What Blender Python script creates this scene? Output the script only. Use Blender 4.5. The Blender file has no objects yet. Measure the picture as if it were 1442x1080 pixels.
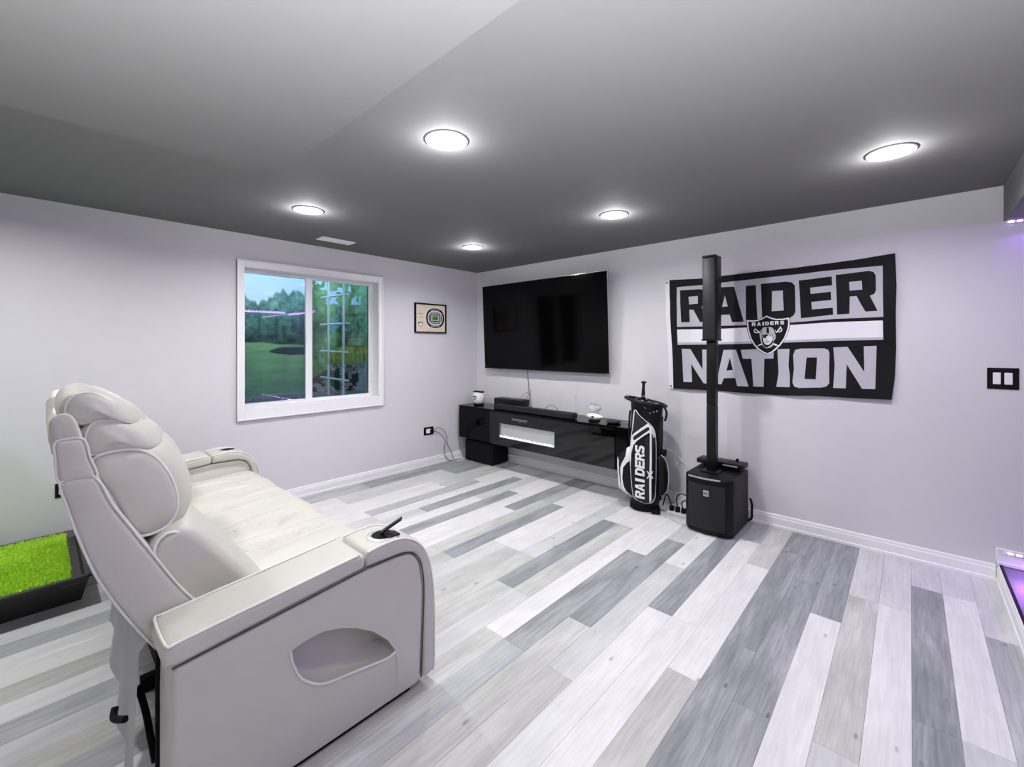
import bpy, bmesh, math, random
import numpy as np
from mathutils import Vector, Matrix
from mathutils.geometry import delaunay_2d_cdt

scene = bpy.context.scene
COL = scene.collection
rnd = random.Random(7)
R = math.radians

def lin(c):
    return tuple((x/12.92 if x <= .04045 else ((x+.055)/1.055)**2.4) for x in [v/255 for v in c])

# ---------------------------------------------------------------- camera
cam = bpy.data.cameras.new('camera'); camo = bpy.data.objects.new('camera', cam); COL.objects.link(camo)
camo.location = (4.243, -3.945, 1.43)
camo.rotation_euler = (R(90), 0, R(42.5))
cam.sensor_fit = 'HORIZONTAL'; cam.sensor_width = 36
cam.lens = 611.7/1442*36
cam.shift_y = -(540-487.1)/1442
cam.clip_start = .02
scene.camera = camo

# ---------------------------------------------------------------- sky, lights, exposure
world = bpy.data.worlds.new('sky'); scene.world = world; world.use_nodes = True
wn = world.node_tree.nodes; wl = world.node_tree.links
bg = wn['Background']
sky = wn.new('ShaderNodeTexSky'); sky.sky_type = 'NISHITA'; sky.sun_elevation = R(48); sky.sun_rotation = R(60); sky.sun_disc = False
wl.new(sky.outputs[0], bg.inputs[0]); bg.inputs[1].default_value = 1.6

def light(name, kind, loc, energy, color=(1, 1, 1), parent=None, rot=(0, 0, 0), **k):
    l = bpy.data.lights.new(name, kind); l.energy = energy; l.color = color
    for a, b in k.items(): setattr(l, a, b)
    o = bpy.data.objects.new(name, l); COL.objects.link(o); o.location = loc; o.rotation_euler = rot
    if parent: o.parent = parent
    return o
CAN_POWER = 22.0
# added fill spot behind the camera, aimed up to brighten the ceiling
light('ceiling_fill_spot', 'SPOT', (4.6, -4.3, .8), 1950, (1, .99, .98), rot=(R(178), 0, 0), spot_size=R(150), spot_blend=1.0, shadow_soft_size=.12)

scene.view_settings.view_transform = 'Standard'; scene.view_settings.look = 'None'
scene.view_settings.gamma = 1; scene.view_settings.use_curve_mapping = False
scene.view_settings.exposure = -0.38

# ---------------------------------------------------------------- materials
def mat(name, col, rough=.5, metal=0, bump=0, bscale=200, var=0, vscale=8, emit=None, estr=0, coat=0, spec=.5, bdist=.002, stretch=None):
    m = bpy.data.materials.new(name); m.use_nodes = True
    nt = m.node_tree; b = nt.nodes['Principled BSDF']
    c = lin(col) + (1,)
    b.inputs['Base Color'].default_value = c
    b.inputs['Roughness'].default_value = rough; b.inputs['Metallic'].default_value = metal
    b.inputs['Specular IOR Level'].default_value = spec
    b.inputs['Coat Weight'].default_value = coat; b.inputs['Coat Roughness'].default_value = .05
    tc = nt.nodes.new('ShaderNodeTexCoord'); mp = nt.nodes.new('ShaderNodeMapping')
    nt.links.new(tc.outputs['Object'], mp.inputs[0])
    if stretch: mp.inputs['Scale'].default_value = stretch
    n = nt.nodes.new('ShaderNodeTexNoise'); n.inputs['Scale'].default_value = vscale; n.inputs['Detail'].default_value = 4
    nt.links.new(mp.outputs[0], n.inputs['Vector'])
    r = nt.nodes.new('ShaderNodeValToRGB')
    v = max(var, .012)
    r.color_ramp.elements[0].color = tuple(x*(1-v) for x in c[:3])+(1,); r.color_ramp.elements[1].color = tuple(min(1, x*(1+v)) for x in c[:3])+(1,)
    r.color_ramp.elements[0].position = .3; r.color_ramp.elements[1].position = .7
    nt.links.new(n.outputs[0], r.inputs[0]); nt.links.new(r.outputs[0], b.inputs['Base Color'])
    if bump:
        n2 = nt.nodes.new('ShaderNodeTexNoise'); n2.inputs['Scale'].default_value = bscale; n2.inputs['Detail'].default_value = 3
        nt.links.new(mp.outputs[0], n2.inputs['Vector'])
        bp = nt.nodes.new('ShaderNodeBump'); bp.inputs['Strength'].default_value = bump; bp.inputs['Distance'].default_value = bdist
        nt.links.new(n2.outputs[0], bp.inputs['Height']); nt.links.new(bp.outputs[0], b.inputs['Normal'])
    if emit:
        b.inputs['Emission Color'].default_value = tuple(emit)+(1,); b.inputs['Emission Strength'].default_value = estr
    return m

M = dict(
 far=mat('far_wall_dimmed', (74, 72, 80), .7),  # unseen walls; the dimness of the room behind is put into the colour
 wall=mat('wall_paint', (212, 211, 217), .55, bump=.08, bscale=350, spec=.35),
 ceil=mat('ceiling_paint', (112, 112, 113), .85, bump=.06, bscale=300, spec=.15),
 trim=mat('white_trim_paint', (236, 236, 238), .35),
 vinyl=mat('white_vinyl', (238, 240, 242), .3),
 slab=mat('underlay', (60, 60, 62), .9),
 black=mat('black_plastic', (9, 9, 10), .38, spec=.3),
 matte=mat('matte_black', (9, 9, 10), .75, spec=.2),
 gloss=mat('black_gloss_lacquer', (3, 3, 4), .1, spec=.16),
 cabglass=mat('black_tempered_glass', (3, 4, 3), .03, spec=.5),
 screen=mat('television_screen', (2, 2, 2), .12, spec=.12),
 silver=mat('silver_metal', (190, 190, 195), .25, 1),
 chrome=mat('chrome', (230, 230, 232), .08, 1),
 leather=mat('cream_leather', (198, 196, 187), .45, bump=.25, bscale=420, bdist=.0008, var=.02, spec=.45),
 piping=mat('leather_piping', (226, 225, 219), .4, spec=.4),
 seam=mat('seam_shade_grey', (70, 66, 66), .8),  # arm seam shade put into colour; also the bracket and print lines
 lining=mat('grey_dust_cloth', (176, 177, 180), .8),
 white=mat('white_cloth', (232, 232, 235), .7),
 flagblack=mat('flag_black', (10, 10, 16), .7, bump=.15, bscale=900, spec=.25),
 flagsilver=mat('flag_silver', (186, 185, 194), .7, bump=.15, bscale=900, spec=.2),
 flagwhite=mat('flag_white', (232, 231, 238), .7, bump=.15, bscale=900, spec=.2),
 bagblack=mat('bag_black_nylon', (8, 8, 9), .55, bump=.2, bscale=600, spec=.3),
 bagcharcoal=mat('bag_charcoal_panel', (34, 35, 37), .6, bump=.2, bscale=600, spec=.3),
 bagwhite=mat('bag_white_vinyl', (232, 232, 234), .4),
 grille=mat('speaker_grille', (20, 21, 21), .5, spec=.4),
 ceramic=mat('white_ceramic', (238, 238, 240), .15),
 traygrey=mat('tray_charcoal_plastic', (46, 45, 44), .45),
 crystalw=mat('fire_crystal', (245, 246, 248), .2, emit=(1, 1, 1), estr=.35),
 firebox=mat('firebox_liner', (186, 188, 186), .2, spec=.6),
 ledstrip=mat('led_strip_tape', (235, 228, 240), .5),
 led=mat('purple_led', (230, 190, 255), .4, emit=(.50, .20, 1.0), estr=26),
 ledhot=mat('led_chip', (255, 240, 255), .4, emit=(.74, .52, 1.0), estr=38),
 lamp=mat('lamp_diffuser', (255, 255, 255), .4, emit=(1, 1, 1), estr=14),
 ring=mat('brushed_ring', (225, 226, 228), .3, .6),
 cream=mat('cream_print', (222, 209, 188), .6, var=.05, vscale=40),
 navy=mat('navy_print', (40, 42, 70), .6),
 field=mat('green_field_print', (52, 120, 32), .6),
 platform=mat('dark_platform_vinyl', (88, 84, 92), .35, var=.15, vscale=3, stretch=(1, .15, 1)),
 gravel=mat('well_gravel', (120, 118, 122), .9, var=.5, vscale=60, bump=1, bscale=60, bdist=.02),
 cord=mat('white_cord', (215, 215, 218), .5),
 greycord=mat('grey_cord', (70, 70, 76), .5),
)

def glass(name, tint=(1, 1, 1), rough=0.0, ior=1.45):
    m = bpy.data.materials.new(name); m.use_nodes = True; nt = m.node_tree
    for n in list(nt.nodes): nt.nodes.remove(n)
    o = nt.nodes.new('ShaderNodeOutputMaterial'); mx = nt.nodes.new('ShaderNodeMixShader'); f = nt.nodes.new('ShaderNodeFresnel')
    t = nt.nodes.new('ShaderNodeBsdfTransparent'); g = nt.nodes.new('ShaderNodeBsdfGlossy')
    f.inputs[0].default_value = ior; t.inputs[0].default_value = tuple(tint)+(1,); g.inputs['Roughness'].default_value = rough
    nt.links.new(f.outputs[0], mx.inputs[0]); nt.links.new(t.outputs[0], mx.inputs[1]); nt.links.new(g.outputs[0], mx.inputs[2]); nt.links.new(mx.outputs[0], o.inputs[0])
    return m
M['pane'] = glass('window_glass', (.9, .97, .95), 0, 1.6)
def realglass(name):
    m = bpy.data.materials.new(name); m.use_nodes = True; b = m.node_tree.nodes['Principled BSDF']
    b.inputs['Transmission Weight'].default_value = .72; b.inputs['Roughness'].default_value = .02; b.inputs['IOR'].default_value = 1.5
    b.inputs['Base Color'].default_value = (.96, .97, .98, 1)
    return m
M['crystal'] = realglass('crystal_glass')

def attr_mat(name, rough=.6, bump=0):
    m = bpy.data.materials.new(name); m.use_nodes = True; nt = m.node_tree; b = nt.nodes['Principled BSDF']
    a = nt.nodes.new('ShaderNodeAttribute'); a.attribute_name = 'print'
    nt.links.new(a.outputs['Color'], b.inputs['Base Color']); b.inputs['Roughness'].default_value = rough
    b.inputs['Specular IOR Level'].default_value = .2
    return m
M['mural'] = attr_mat('well_liner_print')

def plank_mat(name, base, dark, contrast):
    m = bpy.data.materials.new(name); m.use_nodes = True; nt = m.node_tree; b = nt.nodes['Principled BSDF']; L = nt.links.new
    tc = nt.nodes.new('ShaderNodeTexCoord'); oi = nt.nodes.new('ShaderNodeObjectInfo')
    ml = nt.nodes.new('ShaderNodeVectorMath'); ml.operation = 'SCALE'; ml.inputs['Scale'].default_value = 57
    cb = nt.nodes.new('ShaderNodeCombineXYZ')
    for i in range(3): L(oi.outputs['Random'], cb.inputs[i])
    L(cb.outputs[0], ml.inputs[0])
    ad = nt.nodes.new('ShaderNodeVectorMath'); ad.operation = 'ADD'; L(tc.outputs['Object'], ad.inputs[0]); L(ml.outputs[0], ad.inputs[1])
    def noise(sc, scale, det, dist=0):
        mp = nt.nodes.new('ShaderNodeMapping'); mp.inputs['Scale'].default_value = sc; L(ad.outputs[0], mp.inputs[0])
        n = nt.nodes.new('ShaderNodeTexNoise'); n.inputs['Scale'].default_value = scale; n.inputs['Detail'].default_value = det; n.inputs['Distortion'].default_value = dist
        L(mp.outputs[0], n.inputs['Vector']); return n
    fine = noise((26, 1.6, 1), 3.2, 6, .4); broad = noise((5, .9, 1), 1.6, 3, .8); cloud = noise((2, 2, 1), 3, 3)
    def ramp(src, p0, c0, p1, c1):
        r = nt.nodes.new('ShaderNodeValToRGB'); e = r.color_ramp.elements
        e[0].position = p0; e[0].color = tuple(c0)+(1,); e[1].position = p1; e[1].color = tuple(c1)+(1,); L(src, r.inputs[0]); return r
    B = lin(base); Dk = lin(dark)
    r1 = ramp(broad.outputs[0], .36, Dk, .64, B)
    r2 = ramp(fine.outputs[0], .36, (1-contrast*1.5,)*3, .62, (1, 1, 1))
    mx = nt.nodes.new('ShaderNodeMix'); mx.data_type = 'RGBA'; mx.blend_type = 'MULTIPLY'; mx.inputs[0].default_value = 1
    L(r1.outputs[0], mx.inputs[6]); L(r2.outputs[0], mx.inputs[7])
    # knots: sparse small dark spots
    mp = nt.nodes.new('ShaderNodeMapping'); mp.inputs['Scale'].default_value = (7, 2.6, 1); L(ad.outputs[0], mp.inputs[0])
    vo = nt.nodes.new('ShaderNodeTexVoronoi'); vo.inputs['Scale'].default_value = 1.3; L(mp.outputs[0], vo.inputs['Vector'])
    r3 = ramp(vo.outputs['Distance'], .02, (.42, .42, .41), .09, (1, 1, 1))
    mx2 = nt.nodes.new('ShaderNodeMix'); mx2.data_type = 'RGBA'; mx2.blend_type = 'MULTIPLY'; mx2.inputs[0].default_value = 1
    L(mx.outputs[2], mx2.inputs[6]); L(r3.outputs[0], mx2.inputs[7])
    # soft end-of-board clouding
    r4 = ramp(cloud.outputs[0], .3, (.93, .93, .93), .65, (1.0, 1.0, 1.0))
    mx3 = nt.nodes.new('ShaderNodeMix'); mx3.data_type = 'RGBA'; mx3.blend_type = 'MULTIPLY'; mx3.inputs[0].default_value = 1
    L(mx2.outputs[2], mx3.inputs[6]); L(r4.outputs[0], mx3.inputs[7])
    L(mx3.outputs[2], b.inputs['Base Color'])
    b.inputs['Roughness'].default_value = .42; b.inputs['Specular IOR Level'].default_value = .4
    bp = nt.nodes.new('ShaderNodeBump'); bp.inputs['Strength'].default_value = .15; bp.inputs['Distance'].default_value = .0006
    L(fine.outputs[0], bp.inputs['Height']); L(bp.outputs[0], b.inputs['Normal'])
    return m
PL = dict(
 W=plank_mat('plank_white', (228, 228, 228), (218, 219, 220), .06),
 L=plank_mat('plank_light_grey', (210, 211, 212), (196, 198, 200), .07),
 B=plank_mat('plank_beige_grey', (205, 206, 203), (186, 187, 183), .11),
 G=plank_mat('plank_mid_grey', (190, 192, 195), (170, 172, 176), .14),
 D=plank_mat('plank_dark_grey', (172, 174, 178), (142, 145, 149), .17))

# outlines of the flag, its print and the block letters (metres in the plane of the wall)
FLAG_OUT=[(2.606,2.036),(2.917,2.021),(3.22,2.029),(3.546,2.03),(3.814,2.037),(4.016,2.048),(4.169,2.06),(4.176,1.837),(4.172,1.657),(4.174,1.417),(4.167,1.225),(4.151,1.064),(3.967,1.058),(3.706,1.057),(3.475,1.042),(3.153,1.044),(2.864,1.046),(2.646,1.04),(2.631,1.412),(2.613,1.739)]
FLAG_HEAD=[(2.569,2.036),(2.606,2.036),(2.613,1.739),(2.631,1.412),(2.646,1.04),(2.606,1.04),(2.593,1.412),(2.573,1.741)]
FLAG_PRINT=[(1,[(2.675,1.964),(2.909,1.965),(3.247,1.972),(3.546,1.978),(3.835,1.985),(4.104,1.984),(4.105,1.795),(4.108,1.63),(3.835,1.627),(3.546,1.61),(3.247,1.601),(2.68,1.603)]),(0,[(2.704,1.934),(2.879,1.93),(2.927,1.915),(2.951,1.89),(2.951,1.805),(2.933,1.78),(2.894,1.774),(2.957,1.641),(2.882,1.64),(2.826,1.751),(2.791,1.753),(2.795,1.642),(2.719,1.643)]),(1,[(2.782,1.869),(2.864,1.871),(2.864,1.803),(2.788,1.801)]),(0,[(3.048,1.93),(3.16,1.925),(3.231,1.63),(3.143,1.629),(3.125,1.694),(3.062,1.694),(3.044,1.631),(2.961,1.631)]),(1,[(3.089,1.856),(3.111,1.763),(3.066,1.762)]),(0,[(3.248,1.924),(3.321,1.924),(3.332,1.644),(3.247,1.637)]),(0,[(3.358,1.928),(3.529,1.931),(3.57,1.921),(3.59,1.894),(3.594,1.694),(3.581,1.663),(3.558,1.648),(3.366,1.642)]),(1,[(3.437,1.863),(3.511,1.863),(3.516,1.707),(3.434,1.705)]),(0,[(3.615,1.931),(3.82,1.939),(3.823,1.875),(3.688,1.869),(3.69,1.822),(3.814,1.828),(3.817,1.767),(3.694,1.761),(3.698,1.705),(3.827,1.71),(3.829,1.658),(3.629,1.641)]),(0,[(3.843,1.948),(4.03,1.956),(4.054,1.947),(4.067,1.921),(4.069,1.816),(4.059,1.792),(4.035,1.782),(4.078,1.673),(4.012,1.671),(3.965,1.771),(3.959,1.772),(3.925,1.784),(3.923,1.66),(3.852,1.658),(3.848,1.803)]),(1,[(3.921,1.889),(3.991,1.892),(3.994,1.829),(3.924,1.826)]),(1,[(3.925,1.783),(3.963,1.785),(4.008,1.671),(3.924,1.661)]),(2,[(2.68,1.579),(3.083,1.576),(3.546,1.591),(3.835,1.604),(4.105,1.605),(4.107,1.472),(3.835,1.468),(3.475,1.454),(3.083,1.444),(2.683,1.44)]),(1,[(2.682,1.461),(3.083,1.463),(3.475,1.471),(3.835,1.486),(4.106,1.489),(4.107,1.472),(3.835,1.468),(3.475,1.454),(3.083,1.444),(2.683,1.44)]),(1,[(2.72,1.405),(2.799,1.402),(2.906,1.224),(2.9,1.398),(2.965,1.398),(2.965,1.102),(2.915,1.104),(2.807,1.271),(2.816,1.109),(2.739,1.106)]),(1,[(3.076,1.396),(3.175,1.398),(3.269,1.098),(3.184,1.096),(3.168,1.163),(3.078,1.157),(3.058,1.103),(3.015,1.104)]),(0,[(3.127,1.332),(3.151,1.229),(3.1,1.222)]),(1,[(3.211,1.397),(3.351,1.406),(3.45,1.404),(3.446,1.331),(3.382,1.327),(3.376,1.102),(3.303,1.1),(3.29,1.326),(3.227,1.324)]),(1,[(3.475,1.404),(3.556,1.408),(3.549,1.278),(3.557,1.196),(3.556,1.111),(3.465,1.108),(3.481,1.22)]),(1,[(3.58,1.361),(3.593,1.399),(3.627,1.41),(3.777,1.412),(3.798,1.4),(3.806,1.377),(3.803,1.26),(3.805,1.156),(3.787,1.131),(3.755,1.121),(3.616,1.109),(3.587,1.118),(3.574,1.149),(3.584,1.252)]),(0,[(3.665,1.342),(3.73,1.344),(3.726,1.257),(3.722,1.179),(3.652,1.179)]),(1,[(3.829,1.419),(3.912,1.424),(4.006,1.246),(4.003,1.427),(4.072,1.431),(4.069,1.294),(4.065,1.13),(3.994,1.128),(3.907,1.299),(3.902,1.124),(3.828,1.123),(3.837,1.287)]),(0,[(3.248,1.646),(3.293,1.642),(3.329,1.644),(3.36,1.655),(3.398,1.677),(3.432,1.657),(3.47,1.647),(3.514,1.647),(3.556,1.653),(3.56,1.624),(3.559,1.583),(3.548,1.533),(3.528,1.483),(3.499,1.434),(3.462,1.394),(3.432,1.37),(3.405,1.357),(3.375,1.369),(3.34,1.393),(3.305,1.432),(3.277,1.485),(3.259,1.547),(3.251,1.601)]),(2,[(3.253,1.642),(3.296,1.638),(3.331,1.64),(3.361,1.651),(3.398,1.672),(3.432,1.653),(3.468,1.643),(3.511,1.643),(3.552,1.649),(3.556,1.621),(3.555,1.581),(3.544,1.532),(3.525,1.484),(3.497,1.437),(3.461,1.397),(3.432,1.374),(3.405,1.361),(3.376,1.373),(3.342,1.396),(3.308,1.435),(3.281,1.486),(3.264,1.547),(3.256,1.599)]),(0,[(3.262,1.631),(3.296,1.628),(3.331,1.631),(3.361,1.642),(3.398,1.662),(3.432,1.644),(3.468,1.634),(3.511,1.633),(3.544,1.638),(3.547,1.614),(3.545,1.581),(3.535,1.537),(3.518,1.49),(3.491,1.445),(3.457,1.408),(3.43,1.384),(3.405,1.371),(3.378,1.384),(3.347,1.407),(3.316,1.441),(3.29,1.49),(3.273,1.546),(3.265,1.598)]),(2,[(3.291,1.592),(3.291,1.621),(3.311,1.621),(3.318,1.616),(3.318,1.607),(3.313,1.604),(3.318,1.591),(3.31,1.592),(3.305,1.602),(3.3,1.602),(3.3,1.592)]),(0,[(3.3,1.615),(3.308,1.614),(3.31,1.612),(3.308,1.609),(3.3,1.609)]),(2,[(3.329,1.593),(3.338,1.622),(3.347,1.621),(3.356,1.592),(3.348,1.593),(3.346,1.599),(3.339,1.599),(3.337,1.593)]),(0,[(3.343,1.614),(3.345,1.605),(3.34,1.605)]),(2,[(3.368,1.594),(3.368,1.623),(3.379,1.622),(3.379,1.594)]),(2,[(3.387,1.596),(3.387,1.624),(3.406,1.623),(3.414,1.616),(3.414,1.602),(3.406,1.595)]),(0,[(3.396,1.617),(3.403,1.617),(3.405,1.614),(3.405,1.605),(3.403,1.602),(3.396,1.602)]),(2,[(3.423,1.597),(3.423,1.625),(3.45,1.624),(3.45,1.617),(3.432,1.618),(3.432,1.614),(3.447,1.613),(3.447,1.607),(3.432,1.608),(3.432,1.603),(3.45,1.602),(3.45,1.596)]),(2,[(3.457,1.597),(3.457,1.626),(3.476,1.625),(3.483,1.62),(3.483,1.612),(3.478,1.609),(3.483,1.597),(3.475,1.597),(3.47,1.607),(3.465,1.607),(3.465,1.597)]),(0,[(3.465,1.619),(3.473,1.619),(3.475,1.617),(3.473,1.613),(3.465,1.614)]),(2,[(3.494,1.6),(3.494,1.607),(3.508,1.605),(3.511,1.606),(3.509,1.609),(3.498,1.611),(3.494,1.615),(3.494,1.622),(3.499,1.626),(3.518,1.625),(3.518,1.618),(3.505,1.62),(3.502,1.618),(3.504,1.616),(3.515,1.613),(3.519,1.609),(3.519,1.602),(3.514,1.598)]),(2,[(3.311,1.578),(3.323,1.564),(3.329,1.561),(3.356,1.536),(3.35,1.531),(3.325,1.554),(3.314,1.565)]),(2,[(3.308,1.563),(3.312,1.565),(3.312,1.55),(3.323,1.54),(3.344,1.54),(3.348,1.535),(3.321,1.533),(3.308,1.541),(3.304,1.552)]),(2,[(3.348,1.545),(3.354,1.557),(3.357,1.554),(3.351,1.541)]),(2,[(3.495,1.585),(3.501,1.574),(3.495,1.562),(3.468,1.533),(3.462,1.536),(3.482,1.562)]),(2,[(3.501,1.574),(3.508,1.562),(3.505,1.545),(3.493,1.537),(3.473,1.537),(3.476,1.542),(3.491,1.544),(3.499,1.55),(3.502,1.561)]),(2,[(3.457,1.559),(3.466,1.543),(3.462,1.54),(3.455,1.556)]),(2,[(3.328,1.43),(3.35,1.444),(3.362,1.45),(3.369,1.441),(3.35,1.433)]),(2,[(3.444,1.441),(3.45,1.453),(3.479,1.436),(3.479,1.431),(3.461,1.432)]),(1,[(3.347,1.526),(3.361,1.536),(3.363,1.563),(3.372,1.577),(3.395,1.581),(3.424,1.581),(3.441,1.573),(3.45,1.555),(3.455,1.534),(3.463,1.513),(3.461,1.488),(3.446,1.464),(3.442,1.443),(3.424,1.418),(3.402,1.411),(3.38,1.42),(3.365,1.443),(3.354,1.473)]),(0,[(3.363,1.519),(3.442,1.524),(3.447,1.501),(3.444,1.464),(3.428,1.43),(3.404,1.416),(3.384,1.422),(3.371,1.445),(3.363,1.473)]),(0,[(3.397,1.579),(3.413,1.579),(3.417,1.535),(3.41,1.529),(3.398,1.533)]),(2,[(3.368,1.511),(3.41,1.512),(3.417,1.52),(3.439,1.518),(3.442,1.484),(3.433,1.46),(3.417,1.44),(3.395,1.438),(3.382,1.451),(3.373,1.473)]),(0,[(3.371,1.509),(3.402,1.513),(3.403,1.507),(3.396,1.505),(3.394,1.494),(3.373,1.493)]),(0,[(3.415,1.513),(3.433,1.515),(3.433,1.51),(3.421,1.509)]),(1,[(3.419,1.507),(3.431,1.509),(3.43,1.501),(3.421,1.501)]),(1,[(3.397,1.493),(3.404,1.483),(3.402,1.476),(3.389,1.479)]),(0,[(3.389,1.468),(3.421,1.47),(3.421,1.465),(3.389,1.464)]),(1,[(3.392,1.46),(3.415,1.46),(3.41,1.455),(3.395,1.455)]),(2,[(3.398,1.411),(3.41,1.422),(3.439,1.441),(3.444,1.435),(3.424,1.418)])]
FONT={'R':[[(0,0),(0,1),(0.75,1),(1,0.85),(1,0.55),(0.8,0.42),(1,0),(0.68,0),(0.5,0.36),(0.32,0.36),(0.32,0)],[(0.32,0.78),(0.62,0.78),(0.68,0.7),(0.62,0.58),(0.32,0.58)]],'A':[[(0,0),(0.33,1),(0.67,1),(1,0),(0.7,0),(0.63,0.22),(0.37,0.22),(0.3,0)],[(0.5,0.74),(0.59,0.42),(0.41,0.42)]],'I':[[(0.2,0),(0.2,1),(0.6,1),(0.6,0)]],'D':[[(0,0),(0,1),(0.7,1),(1,0.75),(1,0.25),(0.7,0)],[(0.33,0.76),(0.6,0.76),(0.68,0.65),(0.68,0.35),(0.6,0.24),(0.33,0.24)]],'E':[[(0,0),(0,1),(1,1),(1,0.77),(0.33,0.77),(0.33,0.61),(0.9,0.61),(0.9,0.4),(0.33,0.4),(0.33,0.23),(1,0.23),(1,0)]],'S':[[(0,0.05),(0,0.3),(0.55,0.24),(0.68,0.3),(0.6,0.4),(0.15,0.47),(0,0.6),(0,0.85),(0.2,1),(0.95,1),(0.95,0.75),(0.45,0.78),(0.33,0.7),(0.4,0.63),(0.85,0.55),(1,0.42),(1,0.15),(0.8,0)]]}

# ---------------------------------------------------------------- mesh helpers
def wloc(o):
    v = Vector((0, 0, 0))
    while o is not None: v += o.location; o = o.parent
    return v
def link(name, me, mats, parent=None, local=False, smooth=False):
    o = bpy.data.objects.new(name, me); COL.objects.link(o)
    for m in (mats if isinstance(mats, (list, tuple)) else [mats]): me.materials.append(m)
    if parent is not None:
        o.parent = parent
        if not local:
            d = wloc(parent)
            me.transform(Matrix.Translation(-d))
    if smooth:
        me.polygons.foreach_set('use_smooth', [True]*len(me.polygons))
    me.update()
    return o
def mesh(name, vs, fs, mats, parent=None, local=False, smooth=False, mi=None):
    me = bpy.data.meshes.new(name); me.from_pydata([tuple(v) for v in vs], [], fs)
    if mi is not None: me.polygons.foreach_set('material_index', mi)
    return link(name, me, mats, parent, local, smooth)
def thing(name, label, cat, loc=(0, 0, 0), rz=0, group=None):
    o = bpy.data.objects.new(name, None); COL.objects.link(o); o.empty_display_size = .1
    o.location = loc; o.rotation_euler = (0, 0, rz); return tag(o, label, cat, group)
def tag(o, label=None, cat=None, group=None, kind=None):
    if label: o['label'] = label
    if cat: o['category'] = cat
    if group: o['group'] = group
    if kind: o['kind'] = kind
    return o
def struct(o): o['kind'] = 'structure'; return o

class MB:
    """collects simple shapes into one mesh"""
    def __init__(s): s.v = []; s.f = []
    def add(s, vs, fs):
        n = len(s.v); s.v += [tuple(v) for v in vs]; s.f += [tuple(i+n for i in f) for f in fs]; return s
    def box(s, x0, x1, y0, y1, z0, z1, r=0, seg=2, M4=None):
        bm = bmesh.new(); bmesh.ops.create_cube(bm, size=1)
        for v in bm.verts: v.co = Vector(((x0+x1)/2+v.co.x*(x1-x0), (y0+y1)/2+v.co.y*(y1-y0), (z0+z1)/2+v.co.z*(z1-z0)))
        if r: bmesh.ops.bevel(bm, geom=bm.edges[:], offset=r, segments=seg, profile=.5, affect='EDGES')
        if M4 is not None: bm.transform(M4)
        bm.verts.index_update()
        s.add([v.co[:] for v in bm.verts], [[v.index for v in f.verts] for f in bm.faces]); bm.free(); return s
    def tube(s, pts, r, n=8, closed=False, sub=4, rad=None):
        pts = [Vector(p) for p in pts]
        if sub > 1: pts, rad = catmull(pts, closed, sub, rad)
        m = len(pts); vs = []; fs = []
        up = Vector((0, 0, 1)); prev = None
        for i, p in enumerate(pts):
            a = pts[(i-1) % m] if (closed or i > 0) else p; b = pts[(i+1) % m] if (closed or i < m-1) else p
            t = (b-a).normalized() if (b-a).length > 1e-9 else Vector((0, 0, 1))
            if prev is None:
                q = up if abs(t.dot(up)) < .9 else Vector((1, 0, 0)); nrm = t.cross(q).normalized()
            else:
                nrm = (prev - t*prev.dot(t)); nrm = nrm.normalized() if nrm.length > 1e-6 else prev
            prev = nrm; bn = t.cross(nrm)
            rr = rad[i] if rad else r
            for k in range(n):
                an = 2*math.pi*k/n; vs.append(p+(nrm*math.cos(an)+bn*math.sin(an))*rr)
        for i in range(m if closed else m-1):
            j = (i+1) % m
            for k in range(n): fs.append((i*n+k, i*n+(k+1) % n, j*n+(k+1) % n, j*n+k))
        if not closed: fs.append(tuple(range(n))[::-1]); fs.append(tuple((m-1)*n+k for k in range(n)))
        return s.add(vs, fs)
    def lathe(s, prof, n=24, c=(0, 0, 0), axis='z'):
        vs = []; fs = []
        for (r, z) in prof:
            for k in range(n):
                a = 2*math.pi*k/n
                p = (r*math.cos(a), r*math.sin(a), z) if axis == 'z' else ((z, r*math.cos(a), r*math.sin(a)) if axis == 'x' else (r*math.cos(a), z, r*math.sin(a)))
                vs.append((c[0]+p[0], c[1]+p[1], c[2]+p[2]))
        for i in range(len(prof)-1):
            for k in range(n): fs.append((i*n+k, i*n+(k+1) % n, (i+1)*n+(k+1) % n, (i+1)*n+k))
        return s.add(vs, fs)
    def build(s, name, mats, parent=None, local=False, smooth=False):
        o = mesh(name, s.v, s.f, mats, parent, local, False)
        if smooth: smooth_by_angle(o.data)
        return o
def smooth_by_angle(me, ang=40):
    me.polygons.foreach_set('use_smooth', [True]*len(me.polygons))
    bm = bmesh.new(); bm.from_mesh(me); c = math.cos(R(ang))
    for e in bm.edges:
        e.smooth = not (len(e.link_faces) == 2 and e.link_faces[0].normal.dot(e.link_faces[1].normal) < c)
    bm.to_mesh(me); bm.free()
def catmull(p, closed=False, sub=4, rad=None):
    n = len(p); out = []; ro = []
    for i in range(n if closed else n-1):
        g = (lambda k: p[k % n]) if closed else (lambda k: p[min(max(k, 0), n-1)])
        a, b, c, d = g(i-1), g(i), g(i+1), g(i+2)
        for k in range(sub):
            t = k/sub
            out.append(.5*((2*b)+(c-a)*t+(2*a-5*b+4*c-d)*t*t+(3*b-a-3*c+d)*t**3))
            if rad: ro.append(rad[i]*(1-t)+rad[(i+1) % n]*t)
    if not closed:
        out.append(p[-1])
        if rad: ro.append(rad[-1])
    return out, (ro if rad else None)
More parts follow.
